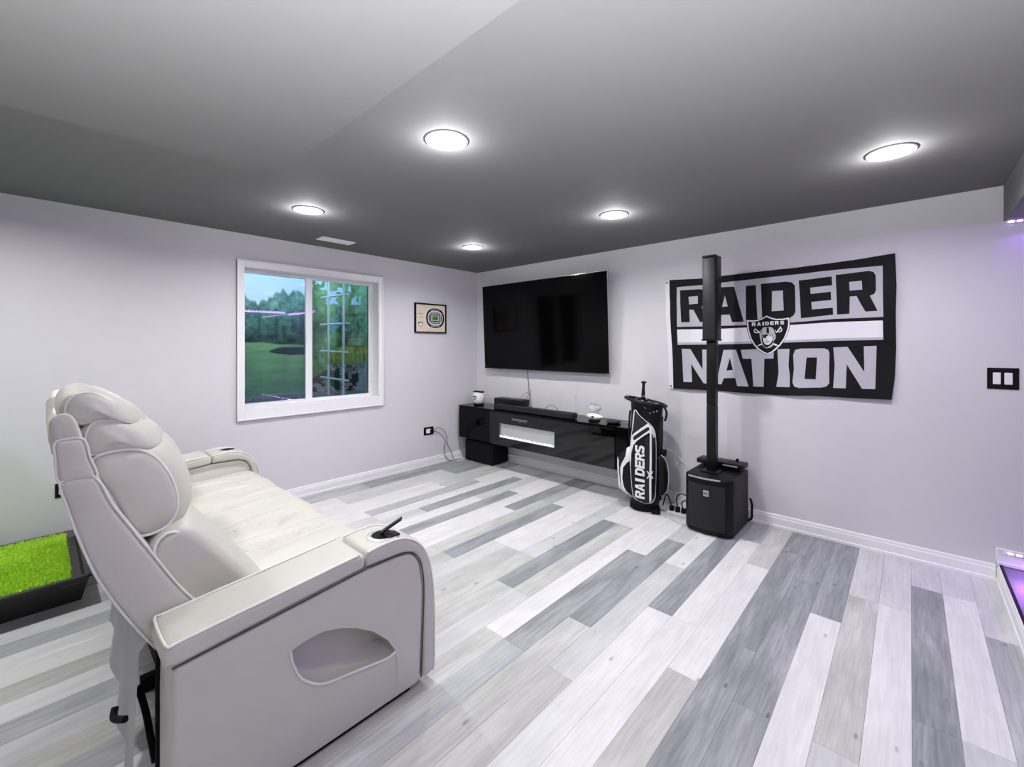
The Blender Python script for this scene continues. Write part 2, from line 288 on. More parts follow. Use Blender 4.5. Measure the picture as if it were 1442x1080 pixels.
def resample(prof, N, smooth=True):
    pts = [Vector((a, b)) for a, b in prof]
    if smooth: pts, _ = catmull(pts, True, 8)
    P = np.array([(p.x, p.y) for p in pts]); Q = np.vstack([P, P[:1]])
    d = np.r_[0, np.cumsum(np.linalg.norm(np.diff(Q, axis=0), axis=1))]
    t = np.linspace(0, d[-1], N, endpoint=False)
    return np.c_[np.interp(t, d, Q[:, 0]), np.interp(t, d, Q[:, 1])]
def area2(P): return .5*np.sum(P[:, 0]*np.roll(P[:, 1], -1)-np.roll(P[:, 0], -1)*P[:, 1])
def inset(P, d):
    if d == 0: return P
    T = np.roll(P, -1, 0)-np.roll(P, 1, 0); T /= np.linalg.norm(T, axis=1)[:, None]+1e-12
    s = 1 if area2(P) > 0 else -1
    return P+s*d*np.c_[-T[:, 1], T[:, 0]]
def shr(P, i):
    c = P.mean(0); d = np.linalg.norm(P-c, axis=1).mean()
    return c+(P-c)*(1-i/d)
def puff(name, prof, x0, x1, r, m, parent, N=64, mid=1, seg=5, bulge=0, fn=None, smooth=True, cap=0, resmooth=True, axis='x', flat=False, shrink=False):
    """side profile (y,z) extruded along x with rounded ends; bulge pushes the middle outward"""
    P = resample(prof, N, resmooth)
    rings = []
    for k in range(seg+1):
        a = math.pi/2*k/seg; rings.append((x0+r*(1-math.sin(a)), r*(1-math.cos(a)), k))
    rings = [(x0+r*(1-math.cos(math.pi/2*k/seg)), r*(1-math.sin(math.pi/2*k/seg))) for k in range(seg+1)]
    left = rings
    right = [(x0+x1-x, i) for x, i in reversed(rings)]
    inner = [(x0+r+(x1-x0-2*r)*k/(mid+1), 0) for k in range(1, mid+1)]
    allr = left+inner+right
    vs = []; fs = []
    for x, i in allr:
        u = (x-x0)/(x1-x0); b = bulge*(1-(2*u-1)**2)
        Q = inset(P, -b)
        Q = shr(Q, i) if shrink else inset(Q, i)
        for y, z in Q: vs.append((x, y, z))
    m_ = len(allr)
    for i in range(m_-1):
        for k in range(N): fs.append((i*N+k, i*N+(k+1) % N, (i+1)*N+(k+1) % N, (i+1)*N+k))
    for ring, rev, xo in ((0, True, x0-cap), (m_-1, False, x1+cap)):
        base = ring*N; cpts = np.array(vs[base:base+N]); c = cpts.mean(0)
        if flat:
            fs.append(tuple(base+k for k in range(N))); continue
        prev = base
        for sc, off in ((.6, .7), (.25, .95)):
            st = len(vs)
            for q in cpts: vs.append((q[0]+(xo-q[0])*off, c[1]+(q[1]-c[1])*sc, c[2]+(q[2]-c[2])*sc))
            for k in range(N):
                f = (prev+k, prev+(k+1) % N, st+(k+1) % N, st+k); fs.append(f[::-1] if not rev else f)
            prev = st
        vs.append((xo, c[1], c[2])); ci = len(vs)-1
        for k in range(N):
            f = (prev+k, prev+(k+1) % N, ci); fs.append(f[::-1] if not rev else f)
    if area2(P) > 0: fs = [f[::-1] for f in fs]
    if fn: vs = [fn(*v) for v in vs]
    if axis == 'y': vs = [(v[1], v[0], v[2]) for v in vs]; fs = [f[::-1] for f in fs]
    o = mesh(name, vs, fs, m, parent, smooth=False)
    bm = bmesh.new(); bm.from_mesh(o.data); bmesh.ops.triangulate(bm, faces=[f for f in bm.faces if len(f.verts) > 4]); bmesh.ops.recalc_face_normals(bm, faces=bm.faces); bm.to_mesh(o.data); bm.free()
    if smooth: smooth_by_angle(o.data, 50)
    return o
def inpoly(P, Q):
    """P (n,2) points, Q polygon -> bool array"""
    x, y = P[:, 0], P[:, 1]; c = np.zeros(len(P), bool); n = len(Q); j = n-1
    for i in range(n):
        xi, yi = Q[i]; xj, yj = Q[j]
        if yi != yj:
            k = ((yi > y) != (yj > y)) & (x < (xj-xi)*(y-yi)/(yj-yi)+xi); c ^= k
        j = i
    return c
def print_sheet(name, outline, layers, mats, fn, step, parent, base=0, local=False):
    """flat cloth / card cut exactly along its printed shapes; layers = [(material index, polygon)...] painted in order"""
    V = []; E = []
    def ring(pts):
        s = len(V)
        for p in pts: V.append(Vector((p[0], p[1])))
        for i in range(len(pts)): E.append((s+i, s+(i+1) % len(pts)))
    def dens(pts):
        out = []
        for i, a in enumerate(pts):
            b = pts[(i+1) % len(pts)]; k = max(1, int(math.hypot(b[0]-a[0], b[1]-a[1])/step))
            for t in range(k): out.append((a[0]+(b[0]-a[0])*t/k, a[1]+(b[1]-a[1])*t/k))
        return out
    ring(dens(outline))
    for _, p in layers: ring(dens(p))
    O = np.array(outline); lo = O.min(0); hi = O.max(0)
    gx, gy = np.meshgrid(np.arange(lo[0]+step/2, hi[0], step), np.arange(lo[1]+step/2, hi[1], step))
    G = np.c_[gx.ravel(), gy.ravel()]; G = G[inpoly(G, outline)]
    for g in G: V.append(Vector((g[0], g[1])))
    vo, eo, fo, *_ = delaunay_2d_cdt(V, E, [], 0, 1e-6)
    A = np.array([(v.x, v.y) for v in vo]); F = np.array([list(f) for f in fo if len(f) == 3]); C = A[F].mean(1)
    keep = inpoly(C, outline); F = F[keep]; C = C[keep]
    mi = np.full(len(F), base)
    for k, p in layers: mi[inpoly(C, p)] = k
    fs = [tuple(int(i) for i in f) for f in F]
    vs = [fn(a, b) for a, b in A]
    return mesh(name, vs, fs, mats, parent, local=local, smooth=True, mi=mi.tolist())
def text_layers(s, x, y, w, h, gap, fg, bgi, slant=0, rot=0):
    """block lettering as polygons"""
    out = []
    cw = (w-gap*(len(s)-1))/len(s); c, sn = math.cos(rot), math.sin(rot)
    for i, ch in enumerate(s):
        for j, pl in enumerate(FONT[ch]):
            pts = []
            for px, py in pl:
                a = i*(cw+gap)+px*cw+slant*py*h; b = py*h
                pts.append((x+a*c-b*sn, y+a*sn+b*c))
            out.append((fg if j == 0 else bgi, pts))
    return out

# ================================================================ SETTING
# ---- floor: planks 133.5 mm wide running towards the television wall, ends on three staggered lines
PITCH = .1335; PLEN = 1.26
slab = MB().box(-.1, 8.1, -6.6, .1, -.12, -.0065).build('floor', M['slab']); struct(slab)
phase = {'A': -.42, 'B': -.79, 'C': -1.145}
# row: phase + tones from the television wall towards the camera (first = the cut piece at the wall)
ROWS = {-1: 'BLGLW', 0: 'ALWLG', 1: 'ALDDL', 2: 'BLWWL', 3: 'BLBLW', 4: 'CDWLG', 5: 'BDDDL', 6: 'ADDDG', 7: 'BBWBL', 8: 'AGWWL',
 9: 'ADDWL', 10: 'CWLBW', 11: 'BLDBG', 12: 'CWDGL', 13: 'CWWBL', 14: 'BWBLB', 15: 'BWDBL', 16: 'ALLBW', 17: 'AWWBG', 18: 'AWWLB',
 19: 'BWDBL', 20: 'BGBLG', 21: 'CDWBW', 22: 'BWWLB', 23: 'BWDLW', 24: 'CLWWW', 25: 'AWDLG', 26: 'BWWLW', 27: 'BWGWL', 28: 'CBWGW',
 29: 'CLWWG', 30: 'BDLWL', 31: 'BDLWG', 32: 'ADDGL', 33: 'ALDGW'}
EXTRA = 'GWLBWLDWLB'
pm_cache = {}
def plank_mesh(w, l):
    k = (round(w, 4), round(l, 4))
    if k not in pm_cache:
        b = MB(); g = .00035; c = .0006
        x0, x1, y0, y1 = g, w-g, -l+g, -g
        vs = [(x0, y0, -.006), (x1, y0, -.006), (x1, y1, -.006), (x0, y1, -.006), (x0, y0, -.0006), (x1, y0, -.0006), (x1, y1, -.0006), (x0, y1, -.0006),
              (x0+c, y0+c, 0), (x1-c, y0+c, 0), (x1-c, y1-c, 0), (x0+c, y1-c, 0)]
        fs = [(0, 1, 5, 4), (1, 2, 6, 5), (2, 3, 7, 6), (3, 0, 4, 7), (4, 5, 9, 8), (5, 6, 10, 9), (6, 7, 11, 10), (7, 4, 8, 11), (8, 9, 10, 11)]
        me = bpy.data.meshes.new('plank'); me.from_pydata(vs, [], fs); me.materials.append(None); pm_cache[k] = me
    return pm_cache[k]
for r, code in ROWS.items():
    xl = 4.515-PITCH*(r+1); xr = 4.515-PITCH*r
    if r == 33: xl, xr = .0, .109-.0
    elif r == -1: xr = 4.63
    if r == 33: xr = 4.515-PITCH*33
    xl = max(xl, 0.0)
    tones = list(code[1:]); y = 0.0; i = 0; nxt = phase[code[0]]
    while y > -6.5:
        ye = max(nxt, -6.5)
        t = tones[i] if i < len(tones) else EXTRA[(r*3+i) % 10]
        if xr-xl > .005 and y-ye > .01:
            o = bpy.data.objects.new('plank', plank_mesh(xr-xl, y-ye)); COL.objects.link(o); o.parent = slab
            o.location = (xl, y, 0)
            o.material_slots[0].link = 'OBJECT'; o.material_slots[0].material = PL[t]
        y = ye; nxt -= PLEN; i += 1

# ---- walls, ceiling
H = 2.4
WY0, WY1, WZ0, WZ1 = -2.74, -1.462, .885, 2.112        # window opening
wl_ = MB()
wl_.box(-.14, 0, -6.6, WY0, 0, H+.05).box(-.14, 0, WY1, .14, 0, H+.05).box(-.14, 0, WY0, WY1, 0, WZ0).box(-.14, 0, WY0, WY1, WZ1, H+.05)
struct(wl_.build('wall_left', M['wall']))
struct(MB().box(-.14, 8.1, 0, .14, 0, H+.05).build('wall_right', M['wall']))
struct(MB().box(8, 8.14, -6.6, 0, 0, H+.05).build('wall_far_side', M['far']))
struct(MB().box(-.14, 8.14, -6.64, -6.5, 0, H+.05).build('wall_behind', M['far']))
LIGHTS = [(1.08, -1.065), (1.08, -2.642), (2.63, -1.07), (2.63, -2.642), (4.172, -1.063)]
# ceiling with round holes for the cans
def ceiling():
    V = [Vector(p) for p in ((-.14, -6.64), (8.14, -6.64), (8.14, .14), (-.14, .14))]; E = [(0, 1), (1, 2), (2, 3), (3, 0)]; holes = []
    for (x, y) in LIGHTS:
        s = len(V); ring = [(x+.078*math.cos(k*math.pi/12), y+.078*math.sin(k*math.pi/12)) for k in range(24)]; holes.append(ring)
        V += [Vector(p) for p in ring]; E += [(s+k, s+(k+1) % 24) for k in range(24)]
    vo, eo, fo, *_ = delaunay_2d_cdt(V, E, [], 0, 1e-6)
    A = np.array([(v.x, v.y) for v in vo]); F = [f for f in fo]; out = []
    for f in F:
        c = A[list(f)].mean(0)[None]
        if not any(inpoly(c, h)[0] for h in holes): out.append(tuple(f)[::-1])
    vs = [(a, b, H) for a, b in A]; n = len(vs)
    return mesh('ceiling', vs, out, M['ceil'])
struct(ceiling())
struct(MB().box(-.14, 8.14, -6.64, .14, 2.62, 2.66).build('ceiling_deck', M['slab']))
# dropped part of the ceiling above the sofa end of the room, and the boxed beam over the platform
struct(MB().box(1.91, 4.655, -6.5, -3.15, 2.27, 2.3995, .003, 1).build('ceiling_drop', M['ceil']))
struct(MB().box(4.66, 5.72, -6.5, -.0005, 2.183, 2.3995, .003, 1).build('ceiling_beam', M['ceil']))

# ---- baseboards
def base_profile(h=.1, t=.014):
    return [(0, 0), (t+.004, 0), (t+.004, .018), (t, .022), (t, h*.72), (t*.75, h*.8), (t*.7, h*.93), (t*.4, h), (0, h)]
def board(name, path, side, h=.1, z=0):
    """path: two points; side: outward normal (x,y)"""
    (xa, ya), (xb, yb) = path; P = base_profile(h); n = len(P); vs = []
    for (x, y) in path:
        for t, zz in P: vs.append((x+side[0]*t, y+side[1]*t, z+zz))
    fs = [(k, (k+1) % n, n+(k+1) % n, n+k) for k in range(n)]+[tuple(range(n))[::-1], tuple(range(n, 2*n))]
    o = mesh(name, vs, fs, M['trim']); bm = bmesh.new(); bm.from_mesh(o.data); bmesh.ops.recalc_face_normals(bm, faces=bm.faces); bm.to_mesh(o.data); bm.free(); return struct(o)
board('baseboard_left', [(0, -6.5), (0, 0)], (1, 0))
board('baseboard_right', [(0.0, 0), (4.628, 0)], (0, -1))
board('baseboard_end', [(4.645, -6.5), (4.645, -.0)], (-1, 0), .105)
struct(MB().box(4.63, 8.0, -.02, -.0, .107, .205, .003, 1).box(4.63, 8.0, -.024, -.0, .107, .125).build('trim_1', M['trim']))

# ---- low platform beyond the right-hand baseboard
pf = MB().box(4.646, 8.0, -6.5, -.024, .0, .104, .002, 1).build('platform', M['platform'])
struct(pf)
nz = MB().box(4.640, 4.654, -6.5, -.024, .1045, .1105, .002, 1).build('platform_nosing', M['matte']); struct(nz)

# ---- window_1
win = thing('window_1', None, None, (0, -2.1, 1.5)); struct(win)
cs = MB()
cs_in = (WY0, WY1, WZ0, WZ1)
def casing_side(a, b, c, d, horiz):
    m = MB(); m.box(*a, .004); return m
OY0, OY1, OZ0, OZ1 = -2.80, -1.402, .785, 2.177
cs.box(0, .017, OY0, WY0, OZ0, OZ1, .003).box(0, .017, WY1, OY1, OZ0, OZ1, .003).box(0, .017, WY0, WY1, WZ1, OZ1, .003).box(0, .017, WY0, WY1, OZ0, WZ0, .003)
cs.box(.0, .026, OY0, OY0+.014, OZ0, OZ1, .003).box(0, .026, OY1-.014, OY1, OZ0, OZ1, .003).box(0, .0262, OY0+.012, OY1-.012, OZ1-.014, OZ1, .003).box(0, .0262, OY0+.012, OY1-.012, OZ0, OZ0+.014, .003)
cs.build('window_casing', M['trim'], win)
jb = MB(); jb.box(-.135, 0, WY0-.012, WY0+.002, WZ0-.01, WZ1+.01).box(-.135, 0, WY1-.002, WY1+.012, WZ0-.01, WZ1+.01).box(-.135, 0, WY0, WY1, WZ1-.002, WZ1+.012).box(-.135, 0, WY0, WY1, WZ0-.012, WZ0+.004)
jb.build('window_jamb', M['trim'], win)
fr = MB(); a, b, c, d = WY0+.002, WY1-.002, WZ0+.004, WZ1-.002; t = .028
a -= .008; b += .008; c -= .008; d += .008; t += .008
fr.box(-.135, -.095, a, a+t, c, d, .003).box(-.135, -.095, b-t-.02, b, c, d, .003).box(-.135, -.095, a+t, b-t-.02, d-t, d, 0).box(-.135, -.095, a+t, b-t-.02, c, c+t, 0)
fr.build('window_frame', M['vinyl'], win)
a += .008; b -= .008; c += .008; d -= .008; t -= .008
def sash(x, y0, y1, z0, z1, w, wr):
    s = MB(); s.box(x-.012, x+.012, y0, y0+w, z0, z1, .003).box(x-.012, x+.012, y1-wr, y1, z0, z1, .003).box(x-.012, x+.012, y0+w, y1-wr, z1-.012, z1, .003).box(x-.012, x+.012, y0+w, y1-wr, z0, z0+.012, .003)
    o = s.build('window_sash', M['vinyl'], win)
    MB().box(x-.003, x+.003, y0+w-.003, y1-wr+.003, z0+.009, z1-.009).build('window_pane', M['pane'], o); return o
sash(-.103, a+.012, -2.148, c+.015, d-.015, .012, .036)
s2 = sash(-.124, -2.178, b-.03, c+.015, d-.015, .066, .018)
MB().box(-.091, -.083, -2.176, -2.166, 1.45, 1.54, .002).build('window_latch', M['vinyl'], s2)

# ---- outside: egress window well with a printed landscape liner, gravel and an escape ladder
LCY, LA, LB = -2.0, 1.15, .95
def vnoise(x, y, seed=0):
    x = np.asarray(x, float); y = np.asarray(y, float); xi = np.floor(x).astype(int); yi = np.floor(y).astype(int); fx = x-xi; fy = y-yi
    fx = fx*fx*(3-2*fx); fy = fy*fy*(3-2*fy)
    def h(a, b):
        n = (a*374761393+b*668265263+seed*2147483) & 0x7fffffff; n = ((n ^ (n >> 13))*1274126177) & 0x7fffffff; return (n & 0xffff)/65535
    return (h(xi, yi)*(1-fx)+h(xi+1, yi)*fx)*(1-fy)+(h(xi, yi+1)*(1-fx)+h(xi+1, yi+1)*fx)*fy
def fbm(x, y, o=4, seed=0):
    s = 0; a = .5; t = 0
    for i in range(o): s = s+a*vnoise(x*2**i, y*2**i, seed+i); t += a; a *= .55
    return s/t
def liner():
    NA, NZ = 420, 300; th = np.linspace(0, math.pi, NA); z = np.linspace(.74, 2.75, NZ); T, Z = np.meshgrid(th, z); D = np.degrees(T)
    s = D/180*3.1                                   # metres along the sheet
    c = np.zeros(T.shape+(3,))
    def put(mask, col, k=1.0):
        col = np.array(lin(col)) if len(np.shape(col)) == 1 else col
        m = np.clip(mask, 0, 1)[..., None]*k; c[:] = c*(1-m)+col*m
    pass
    g = np.clip((Z-1.9)/.4, 0, 1)[..., None]
    c[:] = np.array(lin((200, 214, 226)))*(1-g)+np.array(lin((158, 186, 210)))*g
    cl = fbm(s*3, Z*5, 4, 3); put((cl-.5)*3, (214, 226, 236), .6)
    # distant trees on the left
    line = 2.0+.10*np.sin(s*9.5-1.2)+.09*(fbm(s*14, Z*0+3, 3, 9)-.5)*2-.06*np.cos(s*3.1)
    leaf = fbm(s*26, Z*26, 4, 5); big = fbm(s*7, Z*6, 3, 11)
    fleck = fbm(s*70, Z*70, 2, 6); tree = np.array(lin((84, 116, 104)))*(.1+1.5*leaf[..., None]**1.3)*(.4+1.1*big[..., None])*(.55+.9*fleck[..., None])
    hz = np.clip((Z-1.45)/.5, 0, 1)[..., None]
    tree = tree*(.55+.75*hz)+np.array(lin((96, 140, 142)))*.35*hz
    put((line-Z+.04*(leaf-.5))*40, tree)
    # dark trunks
    tr = (fbm(s*30, Z*1.2, 2, 21) > .60) & (Z < 1.85); put(tr*1.0, (44, 62, 72), .5)
    # lawn
    hor = 1.49-.05*np.clip((D-60)/45, 0, 1)+.006*np.sin(s*20)
    gn = fbm(s*6, Z*30, 4, 31)
    lg = np.clip((Z-.8)/.7, 0, 1)[..., None]
    lawn = (np.array(lin((112, 142, 128)))*(1-lg)+np.array(lin((132, 172, 122)))*lg)*(.7+.6*gn[..., None])
    put((hor-Z)*60, lawn)
    put(((hor-.03-Z)*60)*(((Z-(hor-.06))*60) > 0), (124, 168, 112), .5)
    # bunker
    e = ((D-97)/16)**2+((Z-1.372)/.05)**2+.5*(fbm(s*10, Z*20, 2, 44)-.5); put((1-e)*6*(Z < 1.415), (58, 66, 80))
    # right half: tall dense trees, bank of flowers, rock garden
    rt = np.clip((D-102)/2, 0, 1)
    col2 = fbm(s*9, Z*2.4, 4, 51); lf2 = fbm(s*34, Z*24, 4, 52)
    gr = np.array(lin((96, 134, 92)))*(.12+1.9*np.clip(col2-.22, 0, 1)[..., None])*(.4+1.2*lf2[..., None])*1.7
    put(rt*((Z > 1.2)*1.0), gr)
    skyhole = (fbm(s*11, Z*5, 3, 61) > .54) & (Z > 1.95) & (D < 134) & (lf2 > .42); put(skyhole*rt, (176, 214, 238), .85)
    blue = (np.abs(D-121) < 4+3*np.sin(Z*9)) & (Z > 1.62) & (Z < 1.95); put(blue*1.0*(lf2 > .45), (110, 160, 206), .55)
    put(np.exp(-((D-138)/7)**2)*(Z > 1.45)*rt, np.array(lin((88, 156, 112)))*(.5+.9*lf2[..., None]), .75)
    bank = 1.38+.06*np.sin((D-112)/14); put(((D > 112) & (Z < bank) & (Z > 1.2))*1.0, np.array(lin((128, 152, 62)))*(.5+.9*lf2[..., None]))
    put(((D > 121) & (Z < bank-.03) & (Z > bank-.1) & (lf2 > .5))*1.0, (186, 176, 70), .6)
    put(((D > 104) & (D < 116) & (Z < 1.27-.002*(D-104)**2) & (Z > .9))*1.0, np.array(lin((96, 140, 66)))*(.6+.8*lf2[..., None]))
    low = (D > 103)*np.clip((1.21-Z-(D < 118)*(.012*(118-D)))*40, 0, 1)
    put(low, np.array(lin((48, 66, 58)))*(.3+1.5*lf2[..., None]))
    rk = fbm(s*22, Z*22, 3, 71); put(low*(rk > .60), np.array(lin((176, 168, 158)))*(.5+.9*fbm(s*60, Z*60, 2, 75)[..., None]))
    pk = fbm(s*26, Z*26, 2, 81); put(low*((pk > .66) & (Z < 1.0)), (206, 150, 164), .9)
    fall = (np.abs(D-137) < 5)*(Z < 1.22); put(fall*1.0, np.array(lin((120, 154, 160)))*(.6+.7*fbm(s*50, Z*6, 2, 88)[..., None]), .85)
    c[:] = np.clip(c, 0, 1)
    X = -.16-LB*np.sin(T)+.006*np.sin(Z*60)*0; Y = LCY-LA*np.cos(T)
    vs = np.stack([X.ravel(), Y.ravel(), Z.ravel()], 1); idx = np.arange(NA*NZ).reshape(NZ, NA)
    f = np.stack([idx[:-1, :-1], idx[:-1, 1:], idx[1:, 1:], idx[1:, :-1]], -1).reshape(-1, 4)
    me = bpy.data.meshes.new('well_liner'); me.from_pydata(vs.tolist(), [], f.tolist())
    ca = me.color_attributes.new('print', 'FLOAT_COLOR', 'POINT'); ca.data.foreach_set('color', np.c_[c.reshape(-1, 3), np.ones(NA*NZ)].ravel().astype(np.float32))
    return me
wt = thing('window_well', 'curved window well lined with a golf course landscape print', 'window well', (-.6, -2.0, .74))
link('landscape_liner', liner(), M['mural'], wt, smooth=True)
rim = MB().tube([(-.16-LB*math.sin(a)*1.01, LCY-LA*math.cos(a)*1.01, 2.75) for a in np.linspace(0, math.pi, 24)], .02, 8, sub=1); rim.build('rim', M['silver'], wt, smooth=True)
random.seed(3)
gv = MB()
NG = 60
gvs = []; gfs = []
for i in range(NG+1):
    for j in range(NG+1):
        a = math.pi*i/NG; q = j/NG
        x = -.142-(LB-.01)*math.sin(a)*q; y = LCY-(LA-.01)*math.cos(a)*q
        gvs.append((min(x, -.142), y, .83+.022*random.random()+.03*q))
for i in range(NG):
    for j in range(NG): gfs.append((i*(NG+1)+j, i*(NG+1)+j+1, (i+1)*(NG+1)+j+1, (i+1)*(NG+1)+j))
g = mesh('gravel', gvs, gfs, M['gravel']); tag(g, 'grey gravel bed at the bottom of the window well', 'gravel', kind='stuff')
ld = thing('escape_ladder', 'white metal escape ladder standing in the window well', 'ladder', (-.52, -1.68, .86))
for x, x2 in ((-.71, -.70), (-.33, -.345)):
    MB().tube([(x, -1.68, 2.6), (x2, -1.68, .86)], .0125, 10, sub=1).build('rail', M['vinyl'], ld, smooth=True)
for z in (2.31, 2.0, 1.68, 1.365, 1.055):
    MB().tube([(-.95, -1.66, z+.004), (-.27, -1.66, z-.004)], .0115, 10, sub=1).build('rung', M['vinyl'], ld, smooth=True)

# ---- recessed ceiling lights
names = {0: 'small recessed round ceiling light nearest the far corner of the room', 1: 'recessed round ceiling light in front of the window, beside the white vent',
 2: 'recessed round ceiling light above the gap between television and flag', 3: 'largest recessed round ceiling light, near the middle of the ceiling',
 4: 'recessed round ceiling light on the right above the flag and wall switch',}
for i, (x, y) in enumerate(LIGHTS):
    t = thing('recessed_light', names[i], 'ceiling light', (x, y, H), group='recessed ceiling lights')
    m = MB().lathe([(.076, .001), (.098, .0), (.1, -.003), (.096, -.007), (.082, -.008), (.075, -.003), (.0745, .0), (.0745, .012)], 40, (x, y, H)); m.build('trim_ring', M['trim'], t, smooth=True)
    m = MB().lathe([(.0745, .0), (.066, .035), (.062, .06), (.0, .0601)], 40, (x, y, H)); m.build('reflector_cone', M['vinyl'], t, smooth=True)
    m = MB().lathe([(0, .028), (.03, .0285), (.052, .033), (.058, .045), (.058, .059), (0, .0595)], 40, (x, y, H)); m.build('diffuser', M['lamp'], t, smooth=True)
    light('downlight', 'AREA', (0, 0, .018), CAN_POWER, (1, .985, .99), t, shape='DISK', size=.11, spread=R(175))
    light('lens_glow', 'POINT', (0, 0, -.06), CAN_POWER*.36, (1, .99, 1), t, shadow_soft_size=0.0)
# lamps of the same kind in the rest of the room
for i, (x, y) in enumerate([(1.08, -4.22), (1.08, -5.8)]):
    light('downlight_beyond', 'AREA', (x, y, 2.38), CAN_POWER*(1.1, 1.1)[i], (1, .985, .99), None, shape='DISK', size=.11, spread=R(165))

# ---- LED strips
led = thing('led_strip', 'purple LED strip light along the wall below the dark ceiling beam', 'led strip', (4.66, -.01, 2.175), group='purple LED strips')
MB().box(4.665, 7.98, -.006, -.001, 2.168, 2.18).build('strip_tape', M['ledstrip'], led)
for k in range(96):
    x = 4.68+k*.0345
    MB().box(x, x+.02, -.0085, -.006, 2.170, 2.178, .001, 1).build('led_chip', M['led'] if k % 3 else M['ledhot'], led)
led2 = thing('led_strip', 'purple LED strip light along the raised white trim above the platform', 'led strip', (4.66, -.02, .19), group='purple LED strips')
MB().box(4.66, 7.98, -.0245, -.0205, .183, .195).build('strip_tape', M['ledstrip'], led2)
for k in range(96):
    x = 4.675+k*.0345
    MB().box(x, x+.02, -.027, -.0245, .185, .193, .001, 1).build('led_chip', M['led'] if k % 3 else M['ledhot'], led2)
led3 = thing('led_strip', 'purple LED strip light along the far lower edge of the beam, mirrored in the window', 'led strip', (5.7, -.3, 2.175), group='purple LED strips')
MB().box(5.694, 5.70, -3.0, -.25, 2.168, 2.182).build('strip_tape', M['ledstrip'], led3)
for k in range(38):
    y = -.27-k*.07
    MB().box(5.690, 5.694, y-.02, y, 2.170, 2.18, .001, 1).build('led_chip', M['ledhot'], led3)
light('led_glow', 'AREA', (5.66, -2.6, 2.15), 16, (.42, .16, 1), None, rot=(0, R(70), 0), shape='RECTANGLE', size=.03, size_y=4.6)
light('led_glow', 'AREA', (5.4, -.05, 2.14), 5, (.42, .16, 1), None, rot=(R(-35), 0, 0), shape='RECTANGLE', size=1.4, size_y=.02)
light('led_glow', 'AREA', (5.4, -.06, .215), 12, (.42, .16, 1), None, rot=(R(-50), 0, 0), shape='RECTANGLE', size=1.4, size_y=.02)

# ---- ceiling vent
vt = thing('ceiling_vent', 'white rectangular ceiling register between window and corner lights', 'vent', (.345, -2.085, H))
MB().box(.275, .415, -2.245, -1.93, H-.006, H, .002, 1).build('vent_frame', M['trim'], vt)
for k in range(7): MB().box(.288+k*.017, .297+k*.017, -2.23, -1.945, H-.009, H-.005, .001, 1).build('vent_louver', M['trim'], vt)

# ================================================================ SOFA
sofa = thing('reclining_sofa', 'cream leather three-seat reclining sofa with piped headrests and cup holders, facing the television', 'sofa', (1.57, -3.3, 0))
AX0, AX1 = 2.54, 2.74
arm_prof = [(-3.69, .03), (-3.695, .06), (-3.695, .40), (-3.692, .535), (-3.40, .565), (-3.11, .594), (-2.95, .592), (-2.90, .575), (-2.87, .53), (-2.852, .43), (-2.856, .25), (-2.866, .05), (-2.875, .03), (-3.2, .03), (-3.5, .03)]
POCK = [(-3.383, .423), (-3.335, .434), (-3.276, .437), (-3.208, .417), (-3.153, .390), (-3.083, .344), (-3.021, .280), (-2.985, .218), (-3.03, .212), (-3.083, .221), (-3.181, .238), (-3.235, .246), (-3.271, .255), (-3.301, .271), (-3.33, .295), (-3.354, .325), (-3.367, .355), (-3.379, .390)]
def arm_with_pocket(x0, x1, flip):
    """side body; the opening is on the outer (x1) side; flip mirrors it about x0..x1 for the far arm"""
    P = resample(arm_prof, 110, False); r = .012
    rings = [(x0, r), (x0+.004, .004), (x0+r, 0), (x1-r, 0), (x1-.004, .004), (x1, r)]
    vs = []; fs = []; N = len(P)
    for x, i in rings: vs += [(x, a, b) for a, b in inset(P, i)]
    for i in range(len(rings)-1):
        for k in range(N): fs.append((i*N+k, i*N+(k+1) % N, (i+1)*N+(k+1) % N, (i+1)*N+k))
    fs.append(tuple(range(N)))
    Hh = resample(POCK, 60, False)
    V = [Vector(p) for p in inset(P, r)]+[Vector(p) for p in Hh]; E = [(k, (k+1) % N) for k in range(N)]+[(N+k, N+(k+1) % 60) for k in range(60)]
    vo, eo, fo, *_ = delaunay_2d_cdt(V, E, [], 0, 1e-7)
    A = np.array([(v.x, v.y) for v in vo]); s = len(vs); Po = inset(P, r)
    vs += [(x1, a, b) for a, b in A]
    for f in fo:
        c = A[list(f)].mean(0)[None]
        if inpoly(c, Po)[0] and not inpoly(c, Hh)[0]: fs.append(tuple(s+i for i in f))
    # pouch walls
    s = len(vs); steps = [(0, 0, 0), (.004, -.004, 0), (.012, -.008, 0), (.05, -.006, .0), (.085, .004, 0), (.1, .02, 0)]
    for dx, ins_, _ in steps: vs += [(x1-dx, a, b) for a, b in inset(Hh, ins_)]
    for i in range(len(steps)-1):
        for k in range(60): fs.append((s+i*60+k, s+i*60+(k+1) % 60, s+(i+1)*60+(k+1) % 60, s+(i+1)*60+k))
    s2 = len(vs); Pc = inset(Hh, .02); vo2, _, fo2, *_ = delaunay_2d_cdt([Vector(p) for p in Pc], [(k, (k+1) % 60) for k in range(60)], [], 1, 1e-7)
    A2 = np.array([(v.x, v.y) for v in vo2]); vs += [(x1-.1, a, b) for a, b in A2]
    for f in fo2: fs.append(tuple(s2+i for i in f))
    if flip: vs = [(x0+x1-v[0], v[1], v[2]) for v in vs]
    bm = bmesh.new(); me = bpy.data.meshes.new('arm'); me.from_pydata(vs, [], fs); bm.from_mesh(me)
    bmesh.ops.remove_doubles(bm, verts=bm.verts, dist=1e-5); bmesh.ops.recalc_face_normals(bm, faces=bm.faces); bm.to_mesh(me); bm.free()
    o = link('arm', me, M['leather'], sofa); smooth_by_angle(me, 45); return o
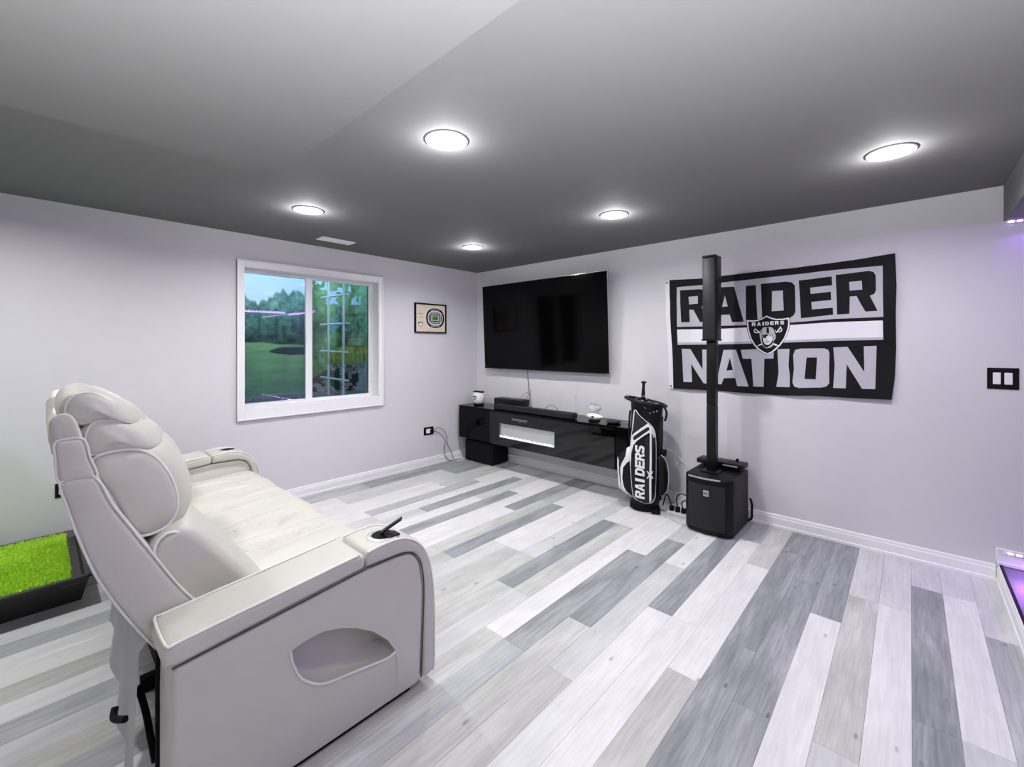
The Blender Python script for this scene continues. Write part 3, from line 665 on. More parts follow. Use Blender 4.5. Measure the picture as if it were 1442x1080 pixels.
band_prof = [(-3.112, .600), (-3.112, .640), (-3.108, .652), (-3.05, .660), (-2.978, .660), (-2.925, .645), (-2.87, .605), (-2.832, .54), (-2.808, .44), (-2.798, .30), (-2.798, .08), (-2.806, .045), (-2.83, .04), (-2.858, .045), (-2.856, .25), (-2.852, .43), (-2.868, .53), (-2.90, .578), (-2.95, .598), (-3.05, .600)]
pad_prof = [(-3.712, .545), (-3.716, .575), (-3.708, .596), (-3.68, .604), (-3.4, .629), (-3.15, .654), (-3.125, .653), (-3.117, .640), (-3.115, .610), (-3.125, .598), (-3.4, .570), (-3.68, .538)]
def arms(x0, x1, flip):
    a = arm_with_pocket(x0+.012, x1-.002, flip) if not flip else arm_with_pocket(x0+.002, x1-.012, True)
    puff('arm_pad', pad_prof, x0-.004, x1+.004, .016, M['leather'], a, N=90, seg=4, resmooth=False, flat=True)
    puff('arm_front_band', band_prof, x0-.002, x1+.004, .014, M['leather'], a, N=110, seg=4, resmooth=False, flat=True)
    for xe in ((x1-.001, x0+.003)):
        pth = [(xe, y, z) for y, z in ((-3.69, .602), (-3.55, .6165), (-3.4, .630), (-3.25, .645), (-3.14, .6555))]
        MB().tube(pth, .0042, 7, sub=2).build('arm_piping', M['piping'], a, smooth=True)
        MB().tube([(xe, y, z) for y, z in band_prof[2:12]], .0042, 7, sub=3).build('arm_piping', M['piping'], a, smooth=True)
    MB().tube([(x0+.003, -3.69, .602), (x0+.015, -3.707, .600), (x1-.013, -3.707, .600), (x1-.001, -3.69, .602)], .0042, 7, sub=3).build('arm_piping', M['piping'], a, smooth=True)
    # dark tubes stand in for the seam shadows between body and pads
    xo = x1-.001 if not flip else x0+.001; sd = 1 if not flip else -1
    MB().tube([(xo+sd*.001, y, z) for y, z in ((-3.695, .537), (-3.4, .566), (-3.115, .595))], .0025, 6, sub=2).build('arm_seam_shade', M['seam'], a)
    MB().tube([(xo+sd*.001, y, z) for y, z in ((-3.112, .596), (-2.95, .594), (-2.90, .576), (-2.868, .53), (-2.852, .43), (-2.856, .25), (-2.866, .05))], .0025, 6, sub=4).build('arm_seam_shade', M['seam'], a)
    # pocket welt
    if not flip:
        w_ = [(x1+.000, y, z) for y, z in POCK[7:]+POCK[:1]]
        MB().tube(w_, .0045, 8, sub=3).build('pocket_welt', M['piping'], a, smooth=True)
        MB().tube([(x1+.0005, y, z) for y, z in ((-2.985, .214), (-2.977, .16), (-2.975, .10))], .0015, 5).build('pocket_stitch', M['piping'], a)
    # cup holder
    cx = (x0+x1)/2+.02*(0 if flip else 1); cy = -2.995; cz = .659
    ch = MB().lathe([(.044, .0), (.047, .005), (.056, .006), (.064, .003), (.066, -.003)], 36, (cx, cy, cz)).build('cup_holder', M['ring'], a, smooth=True)
    return a, (cx, cy, cz)
a1, c1 = arms(AX0, AX1, False)
a2, c2 = arms(.40, .61, True)
for a, c in ((a1, c1), (a2, c2)):
    MB().lathe([(.046, .003), (.044, .0022), (.02, .0016), (0, .0016)], 30, c).build('cup_well', M['matte'], a, smooth=True)
# swivelling phone clip on the near cup holder
def slab(p0, p1, w, t, name, m, par):
    p0 = Vector(p0); p1 = Vector(p1); d = (p1-p0); L = d.length; z = d.normalized(); x = Vector((0, 0, 1)).cross(z).normalized(); y = z.cross(x)
    M4 = Matrix.Translation((p0+p1)/2) @ Matrix((x, y, z)).transposed().to_4x4()
    return MB().box(-w/2, w/2, -t/2, t/2, -L/2, L/2, min(t, w)*.3, 2, M4).build(name, M[m], par, smooth=True)
clip = slab((2.650, -3.0, .668), (2.703, -2.936, .722), .034, .007, 'phone_clip', 'black', a1)
MB().box(2.668, 2.716, -3.0, -2.95, .6615, .670, .003, 2).build('clip_base', M['black'], a1)

# ---- three seats
def edge_pipe(prof, x, ins_, r, parent, name='piping', seg=None, fnp=None, shrink=False):
    P = resample(prof, 44); P = shr(P, ins_) if shrink else inset(P, ins_)
    pts = [(x, a, b) for a, b in P]
    if seg: pts = pts[seg[0]:seg[1]]
    if fnp: pts = [fnp(*p) for p in pts]
    MB().tube(pts, r, 7, closed=seg is None, sub=1).build(name, M['piping'], parent, smooth=True)
shell_main = [(-3.905, 1.055), (-3.893, 1.00), (-3.871, .905), (-3.838, .79), (-3.805, .705), (-3.755, .60), (-3.70, .50), (-3.66, .44), (-3.58, .44), (-3.53, .50), (-3.58, .57), (-3.645, .67), (-3.705, .785), (-3.752, .875), (-3.80, .97), (-3.83, 1.05), (-3.865, 1.062)]
shell_mid = [(-3.905, 1.055), (-3.912, 1.12), (-3.913, 1.165), (-3.89, 1.172), (-3.858, 1.165), (-3.845, 1.11), (-3.832, 1.056), (-3.87, 1.05)]
shell_top = [(-3.912, 1.168), (-3.922, 1.22), (-3.925, 1.245), (-3.91, 1.262), (-3.885, 1.262), (-3.868, 1.23), (-3.858, 1.172), (-3.885, 1.165)]
head_low = [(-3.735, .815), (-3.69, .808), (-3.645, .825), (-3.622, .875), (-3.624, .94), (-3.645, 1.01), (-3.68, 1.07), (-3.72, 1.105), (-3.78, 1.115), (-3.84, 1.10), (-3.845, 1.06), (-3.815, 1.0), (-3.785, .93), (-3.765, .86)]
head_mid = [(-3.845, 1.095), (-3.80, 1.100), (-3.745, 1.10), (-3.705, 1.095), (-3.715, 1.135), (-3.745, 1.175), (-3.785, 1.205), (-3.835, 1.21), (-3.855, 1.18), (-3.86, 1.13)]
head_top = [(-3.855, 1.195), (-3.80, 1.205), (-3.755, 1.185), (-3.77, 1.23), (-3.80, 1.272), (-3.84, 1.298), (-3.88, 1.292), (-3.90, 1.26), (-3.895, 1.22)]
lumbar = [(-3.70, .80), (-3.67, .832), (-3.632, .828), (-3.59, .785), (-3.545, .725), (-3.485, .645), (-3.43, .565), (-3.39, .50), (-3.41, .45), (-3.50, .44), (-3.57, .47), (-3.62, .56), (-3.665, .66), (-3.70, .74)]
seat = [(-3.56, .46), (-3.50, .495), (-3.40, .505), (-3.25, .508), (-3.10, .512), (-2.97, .516), (-2.89, .508), (-2.845, .475), (-2.828, .42), (-2.825, .30), (-2.83, .16), (-2.86, .12), (-3.0, .12), (-3.3, .12), (-3.55, .14), (-3.58, .30)]
SW = (2.54-.61)/3
for i in range(3):
    x1 = 2.54-i*SW; x0 = x1-SW; dy, dz = ((0, 0), (.02, -.05), (.03, -.07))[i]; hy, hz = ((0, 0), (.10, -.08), (.12, -.10))[i]
    T = lambda P: [(a+dy, b+dz) for a, b in P]
    U = lambda P: [(a+hy, b+hz) for a, b in P]
    g_ = .004
    sh = puff('back_shell', T(shell_main), x0+.008, x1-.012, .014, M['leather'], sofa, N=80, seg=4, flat=True, mid=6, bulge=.006)
    puff('shell_band', T(shell_mid), x0+.008, x1-.012, .012, M['leather'], sh, N=48, flat=True, seg=4, mid=4)
    puff('shell_cap', T(shell_top), x0+.010, x1-.014, .012, M['leather'], sh, N=48, flat=True, seg=4, mid=16, fn=lambda x, y, z, x0=x0, x1=x1: (x, y, z-.075*min(1, 2.2*max(0, 1-(2*(x-x0)/(x1-x0)-1)**2))*min(1, max(0, (z-1.10)/.1))))
    edge_pipe(T(shell_main), x1-.016, -.001, .0035, sh, 'shell_piping'); edge_pipe(T(shell_mid), x1-.016, -.001, .003, sh, 'shell_piping')
    edge_pipe(T(shell_main), x0+.012, -.001, .0035, sh, 'shell_piping')
    hx0, hx1 = x0+.055, x1-.105
    def hf(x, y, z, hx0=hx0, hx1=hx1, hy=hy, hz=hz):
        u = (2*x-hx0-hx1)/(hx1-hx0); b = max(0, 1-u*u)**.75
        zc = z-hz; yb = -3.78-.12*max(0, (zc-.95)/.35)+hy; w = min(1, max(0, (y-yb)/.10))
        k = max(0, (zc-1.08)/.2); return (x, y+.062*b*w*(1-.45*min(1, k)), z-.022*b*k)
    hd_ = puff('headrest', U(head_low), hx0, hx1, .045, M['leather'], sofa, N=80, seg=6, mid=14, bulge=.006, cap=.008, fn=hf, shrink=True)
    puff('headrest_roll', U(head_mid), hx0+.002, hx1+.004, .040, M['leather'], hd_, N=64, seg=5, mid=14, bulge=.006, cap=.008, fn=hf, shrink=True)
    puff('headrest_crown', U(head_top), hx0+.002, hx1+.006, .036, M['leather'], hd_, N=64, seg=5, mid=14, bulge=.006, cap=.008, fn=hf, shrink=True)
    for xe, sg in ((hx1, 1), (hx0, -1)):
        edge_pipe(U(head_low), xe-sg*.011, .009, .0052, hd_, 'headrest_piping', shrink=True)
        edge_pipe(U(head_mid), xe-sg*.010, .010, .0032, hd_, 'headrest_piping', shrink=True); edge_pipe(U(head_top), xe-sg*.008, .009, .0032, hd_, 'headrest_piping', shrink=True)
    MB().box(hx0+.12, hx0+.18, -3.70+hy, -3.65+hy, .77+hz, .83+hz, .004, 1).build('headrest_bracket', M['seam'], sofa)
    lc = puff('lumbar_cushion', T(lumbar), x0+.012, x1-.055, .03, M['leather'], sofa, N=90, seg=6, flat=True, mid=12, bulge=.012, cap=.004,
         fn=lambda x, y, z, x0=x0, x1=x1: (x, y+.055*max(0, 1-(2*(x-x0)/(x1-x0)-1)**2)**.6*min(1, max(0, (y+z*.78+3.11)/.10)), z))
    for xe in (x1-.063, x0+.020): edge_pipe(T(lumbar), xe, .008, .0045, lc, 'cushion_piping')
    # seat cushion with side quilting and stretch creases
    cxm = (x0+x1)/2
    def seat_fn(x, y, z, cxm=cxm, i=i):
        if z > .30 or y > -2.9:
            u = x-cxm; up = 1 if z > .45 else max(0, (z-.1)/.35)*.6
            h = 0.0
            a = abs(u)
            band = math.exp(-((a-.215)/.045)**4)
            s1 = math.sin((y*1.0+u)*95); s2 = math.sin((y*1.0-u)*95)
            h += band*(-.012*(max(0, abs(s1) < .30)+max(0, abs(s2) < .30))*.5-.002*(1-abs(s1*s2)))
            if a < .15: h += .008*math.cos(a/.15*math.pi/2)
            # creases fanning from the back corners to the front
            for (ya, xa, yb, xb, d, w) in ((-3.45, .10, -2.93, .02, .009, .010), (-3.45, -.04, -3.05, -.11, .008, .011), (-3.40, -.16, -2.92, -.13, .007, .009), (-3.4, .17, -3.0, .12, .006, .009), (-3.15, .26, -2.95, .18, .008, .012)):
                t = (y-ya)/(yb-ya)
                if -.05 < t < 1.05:
                    xc = xa+(xb-xa)*t+.012*math.sin(t*5+i); h -= 2.6*d*math.exp(-((u-xc)/w)**2)*math.sin(min(1, max(0, t))*math.pi)**.5
            h += .011*math.sin(u*23+y*5+i)*math.exp(-((y+3.2)/.25)**2)
            h -= .018*math.exp(-((a-SW/2)/.02)**2)
            return (x, y+(h*.6 if z < .45 else 0), z+h*up)
        return (x, y, z)
    st = puff('seat_cushion', seat, x0+.002, x1-.002, .02, M['leather'], sofa, N=240, flat=True, seg=5, mid=110, bulge=0.0, fn=seat_fn)
    # dust cloth hanging behind
    cv = []; cf = []; nx, nz = 26, 12
    for a in range(nx+1):
        for b in range(nz+1):
            u = a/nx; v = b/nz
            zb = .08+.27*(1-u)**1.5 if i == 0 else .40
            cv.append((x0+.02+(SW-.055)*u, -3.735+dy*.6+.012*math.sin(u*19+i)*v-.02*v+.03*(v < .01), (.53+dz*.5)*(1-v)+zb*v))
    for a in range(nx):
        for b in range(nz): k = a*(nz+1)+b; cf.append((k, k+1, k+nz+2, k+nz+1))
    mesh('dust_cloth', cv, cf, M['lining'], sofa, smooth=True)
# frame under the seats
MB().box(.63, 2.53, -3.6, -2.88, .035, .118, .005, 1).build('base_frame', M['matte'], sofa)
MB().box(2.56, 2.71, -3.66, -2.90, .0, .031, .003, 1).build('arm_foot', M['matte'], sofa)
MB().box(.43, .58, -3.66, -2.90, .0, .031, .003, 1).build('arm_foot', M['matte'], sofa)
MB().box(2.515, 2.535, -3.70, -2.95, .04, .50, .003, 1).build('gap_shade_panel', M['matte'], sofa)  # dark sheet added as the shade inside the gap beside the arm
MB().tube([(2.36, -3.72, .30), (2.35, -3.70, .2), (2.36, -3.69, .12), (2.38, -3.68, .04)], .010, 8).build('recline_link', M['matte'], sofa, smooth=True)
MB().tube([(2.43, -3.76, .26), (2.36, -3.78, .235), (2.33, -3.775, .25)], .010, 8).build('recline_lever', M['matte'], sofa, smooth=True)
for x in (.7, 1.25, 1.9, 2.45): MB().box(x-.02, x+.02, -3.66, -3.60, 0, .06, .003, 1).build('sofa_foot', M['matte'], sofa)

# ================================================================ TELEVISION
tv = thing('television', 'large flat black television tilted down on the wall above the console', 'television', (1.13, -.1, 1.66))
def tvpt(x, v, out):           # v 0..1 from bottom edge to top edge, out = metres towards the room from the screen plane
    yb, yt = -.08, -.128; zb, zt = 1.152, 2.182
    L = math.hypot(yt-yb, zt-zb); n = (-(zt-zb)/L, (yt-yb)/L)
    return (x, yb+(yt-yb)*v+n[0]*out, zb+(zt-zb)*v+n[1]*out)
def tvbox(x0, x1, v0, v1, o0, o1, name, m, p=tv):
    vs = [tvpt(x, v, o) for o in (o0, o1) for x, v in ((x0, v0), (x1, v0), (x1, v1), (x0, v1))]
    fs = [(0, 1, 2, 3), (7, 6, 5, 4), (0, 4, 5, 1), (1, 5, 6, 2), (2, 6, 7, 3), (3, 7, 4, 0)]
    o = mesh(name, vs, fs, m, p); bm = bmesh.new(); bm.from_mesh(o.data); bmesh.ops.recalc_face_normals(bm, faces=bm.faces); bm.to_mesh(o.data); bm.free(); return o
TX0, TX1 = .233, 2.026
tvbox(TX0, TX1, 0, 1, -.028, 0, 'housing', M['silver'])
tvbox(TX0+.25, TX1-.25, .12, .6, -.05, -.028, 'rear_box', M['matte'])
tvbox(TX0+.004, TX1-.004, .006, .996, 0, .0015, 'screen', M['screen'])
tvbox(TX0, TX1, -.004, .006, -.002, .003, 'lower_bezel', M['black'])
MB().box(.9, 1.36, -.03, -.001, 1.5, 1.85, .004).build('wall_mount', M['matte'], tv)
pc = MB().tube([(.905, -.035, 1.17), (.9, -.02, 1.05), (.915, -.018, .98), (.905, -.016, .93), (.93, -.018, .87), (.93, -.02, .80), (.95, -.04, .74), (.985, -.07, .70), (1.05, -.09, .696)], .0035, 6).build('power_cable', M['greycord'], None, smooth=True)
tag(pc, 'thin dark cable hanging from the television down behind the soundbar', 'cable')

# ================================================================ MEDIA CONSOLE (wall-hung, with electric fireplace)
CY = -.37; CZ0, CZ1 = .295, .69
con = thing('media_console', 'wall-hung glossy black media console with an electric fireplace in its front', 'console', (1.35, CY/2, CZ0))
MB().box(.06, 2.385, CY+.02, -.001, CZ0+.005, CZ1-.018, .002, 1).build('body', M['gloss'], con)
MB().box(.055, 2.375, CY, -.001, CZ1-.018, CZ1, .002, 1).build('top_panel', M['gloss'], con)
d1 = MB().box(.062, .612, CY, CY+.018, CZ0, CZ1-.021, .002, 1).build('door', M['gloss'], con)
d2 = MB().box(2.25, 2.37, CY, CY+.018, CZ0, CZ1-.021, .002, 1).build('door', M['gloss'], con)
# glass front with a window over the fireplace
FX0, FX1, FZ0, FZ1 = .775, 1.56, .385, .548
gf = MB(); gx0, gx1 = .618, 2.245
for a in ((gx0, FX0, CZ0, CZ1-.021), (FX1, gx1, CZ0, CZ1-.021), (FX0, FX1, CZ0, FZ0), (FX0, FX1, FZ1, CZ1-.021)): gf.box(a[0], a[1], CY-.004, CY+.012, a[2], a[3])
fp = gf.build('glass_front', M['cabglass'], con)
fb = MB().box(FX0-.01, FX1+.01, CY+.013, CY+.0195, FZ0-.01, FZ1+.01).build('fireplace_back', M['firebox'], con)
tr = MB(); tr.box(FX0, FX1, CY-.0055, CY-.0035, FZ0, FZ0+.004).box(FX0, FX1, CY-.0055, CY-.0035, FZ1-.003, FZ1).box(FX0, FX0+.003, CY-.0055, CY-.0035, FZ0, FZ1).box(FX1-.005, FX1, CY-.0055, CY-.0035, FZ0, FZ1)
tr.build('fireplace_trim', M['silver'], con)
cr = MB(); random.seed(5)
for k in range(150):
    x = FX0+.008+(FX1-FX0-.016)*(k+random.random()*.6)/150; s = .005+.011*random.random(); z = FZ0+.002+random.random()*.012
    bm = bmesh.new(); bmesh.ops.create_icosphere(bm, subdivisions=1, radius=s)
    bm.transform(Matrix.Translation((x, CY+.004, z)) @ Matrix.Rotation(random.random()*3, 4, 'Y') @ Matrix.Diagonal((1, .5, 1.1+.5*random.random(), 1)))
    cr.add([v.co[:] for v in bm.verts], [[v.index for v in f.verts] for f in bm.faces]); bm.free()
ce = cr.build('fire_crystals', M['crystalw'], con); ce['kind'] = 'stuff'
vs_ = MB(); vs_.box(.965, 1.20, CY-.0052, CY-.0035, .598, .627)
vn = vs_.build('heater_vent', M['matte'], con)
for k in range(4): MB().box(.97, 1.195, CY-.0068, CY-.005, .601+k*.0064, .604+k*.0064).build('vent_slat', M['silver'], vn)
MB().box(1.075, 1.10, CY-.0056, CY-.0035, .583, .590, .001, 1).build('touch_panel', M['silver'], con)

# black box on the floor under the left end of the console
sw = thing('subwoofer', 'black rounded subwoofer box on the floor under the left end of the console', 'speaker', (.36, -.2, 0))
MB().box(.11, .60, -.315, -.03, .012, .27, .02, 3).build('cabinet', M['matte'], sw, smooth=True)
for x in (.15, .56):
    for y in (-.28, -.07): MB().lathe([(0, 0), (.015, 0), (.013, .015)], 12, (x, y, 0)).build('foot', M['black'], sw, smooth=True)
MB().box(.135, .575, -.319, -.314, .035, .25, .003, 1).build('front_grille', M['matte'], sw)

# ---- soundbar, cable box
sb = thing('soundbar', 'long dark soundbar lying along the console top in front of the cable box', 'soundbar', (1.2, -.31, CZ1))
MB().box(.655, 1.755, -.345, -.245, CZ1+.004, CZ1+.062, .006, 2).build('enclosure', mat('soundbar_charcoal', (20, 20, 23), .5, spec=.3), sb, smooth=True)
MB().box(.68, 1.73, -.349, -.344, CZ1+.010, CZ1+.055, .002, 1).build('grille', M['grille'], sb)
for x in (.75, 1.65): MB().box(x-.03, x+.03, -.33, -.26, CZ1, CZ1+.005).build('foot', M['matte'], sb)
bx = thing('cable_box', 'low black receiver box on the console behind the left end of the soundbar', 'receiver', (.74, -.15, CZ1))
MB().box(.52, .955, -.205, -.055, CZ1+.006, CZ1+.112, .004, 2).build('case', M['black'], bx, smooth=True)
MB().box(.952, .957, -.175, -.10, CZ1+.03, CZ1+.045).build('side_slot', M['matte'], bx)
for x in (.55, .92):
    for y in (-.19, -.07): MB().lathe([(0, 0), (.01, 0), (.01, .007)], 10, (x, y, CZ1)).build('foot', M['matte'], bx)
for i, (pts, r, lb) in enumerate([
 ([(.955, -.09, .745), (.99, -.06, .72), (1.02, -.05, .697), (1.10, -.06, .696), (1.17, -.05, .71), (1.24, -.05, .76), (1.32, -.05, .755), (1.38, -.05, .70), (1.42, -.06, .695)], .0028, 'black cord arching up behind the middle of the soundbar'),
 ([(.80, -.05, .80), (.84, -.03, .85), (.90, -.025, .88), (.93, -.03, .86), (.90, -.04, .82), (.86, -.05, .80)], .0025, 'small loop of cord above the cable box'),
 ([(.96, -.12, .715), (1.02, -.14, .694), (1.07, -.11, .694), (1.12, -.13, .694), (1.19, -.10, .694), (1.16, -.07, .694)], .0035, 'tangle of black cord lying beside the cable box')]):
    tag(MB().tube(pts, r, 6).build('cord', M['greycord'], None, smooth=True), lb, 'cord', 'cords on the console')
tag(MB().tube([(1.62, -.004, 1.14), (1.60, -.004, 1.0), (1.56, -.004, .86), (1.57, -.005, .70)], .0012, 6).build('cord', M['cord'], None, smooth=True), 'thin white cord running down the wall right of the dark television cable', 'cord')

# ---- mug-shaped jar with an emblem
jx, jy = .245, -.20
jar = thing('ceramic_jar', 'white rounded ceramic jar with small shield emblem at the left console end', 'jar', (jx, jy, CZ1))
MB().lathe([(0, .022), (.055, .022), (.066, .035), (.075, .07), (.078, .105), (.073, .14), (.064, .155), (.058, .158), (0, .158)], 32, (jx, jy, CZ1)).build('jar_body', M['ceramic'], jar, smooth=True)
MB().lathe([(0, 0), (.062, 0), (.064, .02), (.055, .0235), (0, .0235)], 32, (jx, jy, CZ1)).build('jar_base', M['matte'], jar, smooth=True)
MB().box(jx-.072, jx-.004, jy-.03, jy+.03, CZ1+.157, CZ1+.172, .003, 1).box(jx+.012, jx+.072, jy-.03, jy+.03, CZ1+.157, CZ1+.172, .003, 1).build('jar_lid', M['matte'], jar)
SH = [(-.5, .42), (-.2, .40), (0, .52), (.2, .40), (.5, .42), (.49, .05), (.36, -.28), (0, -.5), (-.36, -.28), (-.49, .05)]
def cyl_print(name, out, layers, mats, parent, cx, cy, rad, ang, z0, step):
    def fn(a, z): t = ang+a/rad; return (cx+math.sin(t)*rad, cy-math.cos(t)*rad, z0+z)
    return print_sheet(name, out, layers, mats, fn, step, parent)
def sc(P, s, x=0, y=0): return [(x+p[0]*s, y+p[1]*s) for p in P]
cyl_print('shield_emblem', sc(SH, .066), [(1, sc(SH, .056)), (0, sc([(-.25, .2), (.25, .2), (.3, -.05), (.1, -.3), (-.1, -.3), (-.3, -.05)], .056)), (1, sc([(-.22, .08), (.0, .1), (0, -.05), (-.2, -.03)], .056))],
 [M['flagwhite'], M['matte']], jar, jx, jy, .0792, R(5), CZ1+.095, .01)

# ---- crystal football trophy and puck
cx, cy = 1.945, -.235
tp = thing('crystal_trophy', 'clear crystal football trophy standing near the right end of the console', 'trophy', (cx, cy, CZ1))
def football(a, b, c0, n=28, k=14):
    m = MB(); pr = []
    for i in range(k+1):
        t = -1+2*i/k; pr.append((b*(1-t*t)**.72+1e-4, a*t))
    m.lathe(pr, n, c0, axis='x'); return m
MB().lathe([(0, 0), (.055, 0), (.06, .006), (.05, .012), (0, .0125)], 32, (cx, cy, CZ1)).build('trophy_base', M['matte'], tp, smooth=True)
football(.10, .033, (cx, cy, CZ1+.045)).build('lower_football', M['ceramic'], tp, smooth=True)
MB().box(cx-.012, cx+.012, cy-.0345, cy-.032, CZ1+.035, CZ1+.05).build('base_mark', M['matte'], tp)
MB().box(cx-.045, cx+.045, cy-.012, cy+.012, CZ1+.075, CZ1+.092, .002).build('stem', M['crystal'], tp)
football(.082, .042, (cx, cy, CZ1+.132)).build('crystal_football', M['crystal'], tp, smooth=False)
fa = MB()
for k in range(6): fa.box(cx-.03+k*.012, cx-.027+k*.012, cy-.047, cy-.041, CZ1+.122, CZ1+.138)
fa.build('laces', M['ceramic'], tp)
pk = thing('smart_puck', 'small flat black round device beside the crystal trophy', 'device', (2.15, -.22, CZ1))
MB().lathe([(0, 0), (.05, 0), (.066, .01), (.068, .022), (.05, .031), (0, .033)], 32, (2.15, -.22, CZ1)).build('puck_body', mat('puck_fabric', (44, 46, 52), .7), pk, smooth=True)
tag(MB().tube([(2.21, -.2, CZ1+.004), (2.28, -.12, CZ1+.004), (2.33, -.1, CZ1+.004), (2.37, -.05, CZ1+.004)], .003, 6).build('cord', M['cord'], None, smooth=True), 'thin white cord trailing from the round device along the console top', 'cord')

# ================================================================ FRAMED STADIUM PICTURE on the left wall
pic = thing('framed_picture', 'small black-framed cream picture of a stadium seen from above, right of the window', 'picture', (.015, -.767, 1.76))
py0, py1, pz0, pz1 = -.997, -.538, 1.586, 1.935
fm = MB(); w = .014
fm.box(0, .026, py0, py0+w, pz0, pz1, .001, 1).box(0, .026, py1-w, py1, pz0, pz1, .001, 1).box(0, .026, py0+w, py1-w, pz1-w, pz1, .001, 1).box(0, .026, py0+w, py1-w, pz0, pz0+w, .001, 1)
fm.build('frame', M['matte'], pic)
def rr(cx, cy, w, h, r, n=6):
    o = []
    for (sx, sy, a0) in ((1, 1, 0), (-1, 1, 90), (-1, -1, 180), (1, -1, 270)):
        for k in range(n+1):
            a = R(a0+90*k/n); o.append((cx+sx*(w/2-r)+r*math.cos(a), cy+sy*(h/2-r)+r*math.sin(a)))
    return o
scx, scy = -.70, 1.764
Ls = [(1, rr(scx, scy, .272, .236, .112, 10)), (2, rr(scx, scy-.0, .222, .178, .08, 8)), (3, rr(scx, scy, .200, .160, .07, 8)), (2, rr(scx+.002, scy, .168, .152, .05)), (3, rr(scx+.002, scy, .156, .14, .045)),
      (2, rr(scx, scy, .118, .112, .03)), (3, rr(scx, scy, .106, .10, .024)), (4, rr(scx, scy, .086, .056, .006)), (5, rr(scx, scy, .09, .004, .001))]
Ls = Ls[:7]+[(2, rr(scx, scy, .098, .062, .008)), (4, rr(scx, scy, .088, .052, .004))]
for k in range(8):
    for zz in (.101, -.101): Ls.append((2, rr(scx-.06+k*.017, scy+zz, .009, .008, .001, 1)))
for k in range(5): Ls.append((2, rr(scx-.04+k*.02, scy+.060, .003, .02, .0005, 1))); Ls.append((2, rr(scx-.04+k*.02, scy-.060, .003, .02, .0005, 1)))
Ls += [(1, sc(SH, .062, -.915, 1.685)), (2, sc(SH, .045, -.915, 1.682)), (6, rr(-.915, 1.81, .07, .004, .001, 1)), (6, rr(-.915, 1.765, .035, .003, .001, 1))]
print_sheet('print', [(py0+w, pz0+w), (py1-w, pz0+w), (py1-w, pz1-w), (py0+w, pz1-w)], Ls, [M['cream'], M['matte'], M['flagwhite'], M['navy'], M['field'], M['flagwhite'], M['seam']], lambda a, b: (.012, a, b), .05, pic)

# ================================================================ OUTLETS AND SWITCH
def plate_left(y0, y1, z0, z1, label, name='wall_outlet'):
    t = thing(name, label, 'outlet', (0, (y0+y1)/2, (z0+z1)/2), group='black wall outlets')
    MB().box(0, .006, y0, y1, z0, z1, .002, 2).build('cover_plate', M['black'], t); return t
ot = plate_left(-.862, -.722, .368, .462, 'black outlet plate on the wall below the stadium picture')
ins = MB().box(.005, .009, -.83, -.765, .388, .44, .002, 1).build('receptacle', M['trim'], ot)
MB().box(.006, .03, -.775, -.735, .39, .43, .004, 2).build('plug', M['black'], ot)
ot2 = plate_left(-3.868, -3.79, .405, .50, 'black outlet plate low on the wall behind the sofa back')
MB().box(.005, .009, -3.85, -3.80, .425, .48, .002, 1).build('receptacle', M['trim'], ot2)
sw_ = thing('light_switch', 'black double light switch plate with two white rockers, right of the flag', 'switch', (4.656, 0, 1.233))
MB().box(4.592, 4.721, -.006, 0, 1.168, 1.297, .002, 2).build('cover_plate', M['black'], sw_)
for x in (4.632, 4.679): MB().box(x-.0165, x+.0165, -.011, -.005, 1.197, 1.268, .002, 1).build('rocker', M['trim'], sw_)
for pts, lb in (([(.022, -.745, .425), (.03, -.66, .44), (.03, -.57, .38), (.03, -.54, .30), (.03, -.52, .2), (.03, -.47, .12), (.035, -.44, .03), (.04, -.40, .006), (.05, -.36, .006), (.07, -.335, .006)], 'grey cord looping from the outlet to the floor beside the console, the outer one'),
                ([(.022, -.75, .405), (.028, -.70, .40), (.03, -.62, .34), (.03, -.56, .26), (.03, -.58, .18), (.03, -.57, .10), (.03, -.52, .03), (.05, -.48, .006)], 'grey cord looping from the outlet to the floor beside the console, the inner shorter one')):
    tag(MB().tube(pts, .0035, 6).build('cord', M['greycord'], None, smooth=True), lb, 'cord', 'grey cords from the outlet')

# ================================================================ FLAG
fl = thing('wall_flag', 'black and silver banner flag with block lettering and a shield emblem', 'flag', (3.39, -.02, 1.54))
def flag_fn(x, z):
    y = -.014-.004*math.sin(x*17+z*3)-.0035*math.sin(x*5-z*11)-.005*math.exp(-((x-4.1)/.12)**2)*(1+math.sin(z*9-x*20))-.003*math.sin((x+z)*31)*math.exp(-((z-1.95)/.2)**2)
    y -= .010*math.exp(-((z-1.04)/.07)**2)*(1+math.sin(x*14))*.5
    return (x, y, z)
print_sheet('flag_cloth', FLAG_OUT, FLAG_PRINT, [M['flagblack'], M['flagsilver'], M['flagwhite']], flag_fn, .018, fl)
hd = print_sheet('header_band', FLAG_HEAD, [], [M['flagwhite']], lambda x, z: (x, flag_fn(x, z)[1]-.0008, z), .018, fl)
for (x, z) in ((2.583, 2.013), (2.623, 1.062)):
    MB().lathe([(.004, 0), (.010, 0), (.010, .003), (.004, .003)], 14, (x, flag_fn(x, z)[1]-.0045, z), axis='y').build('grommet', M['silver'], fl, smooth=True)

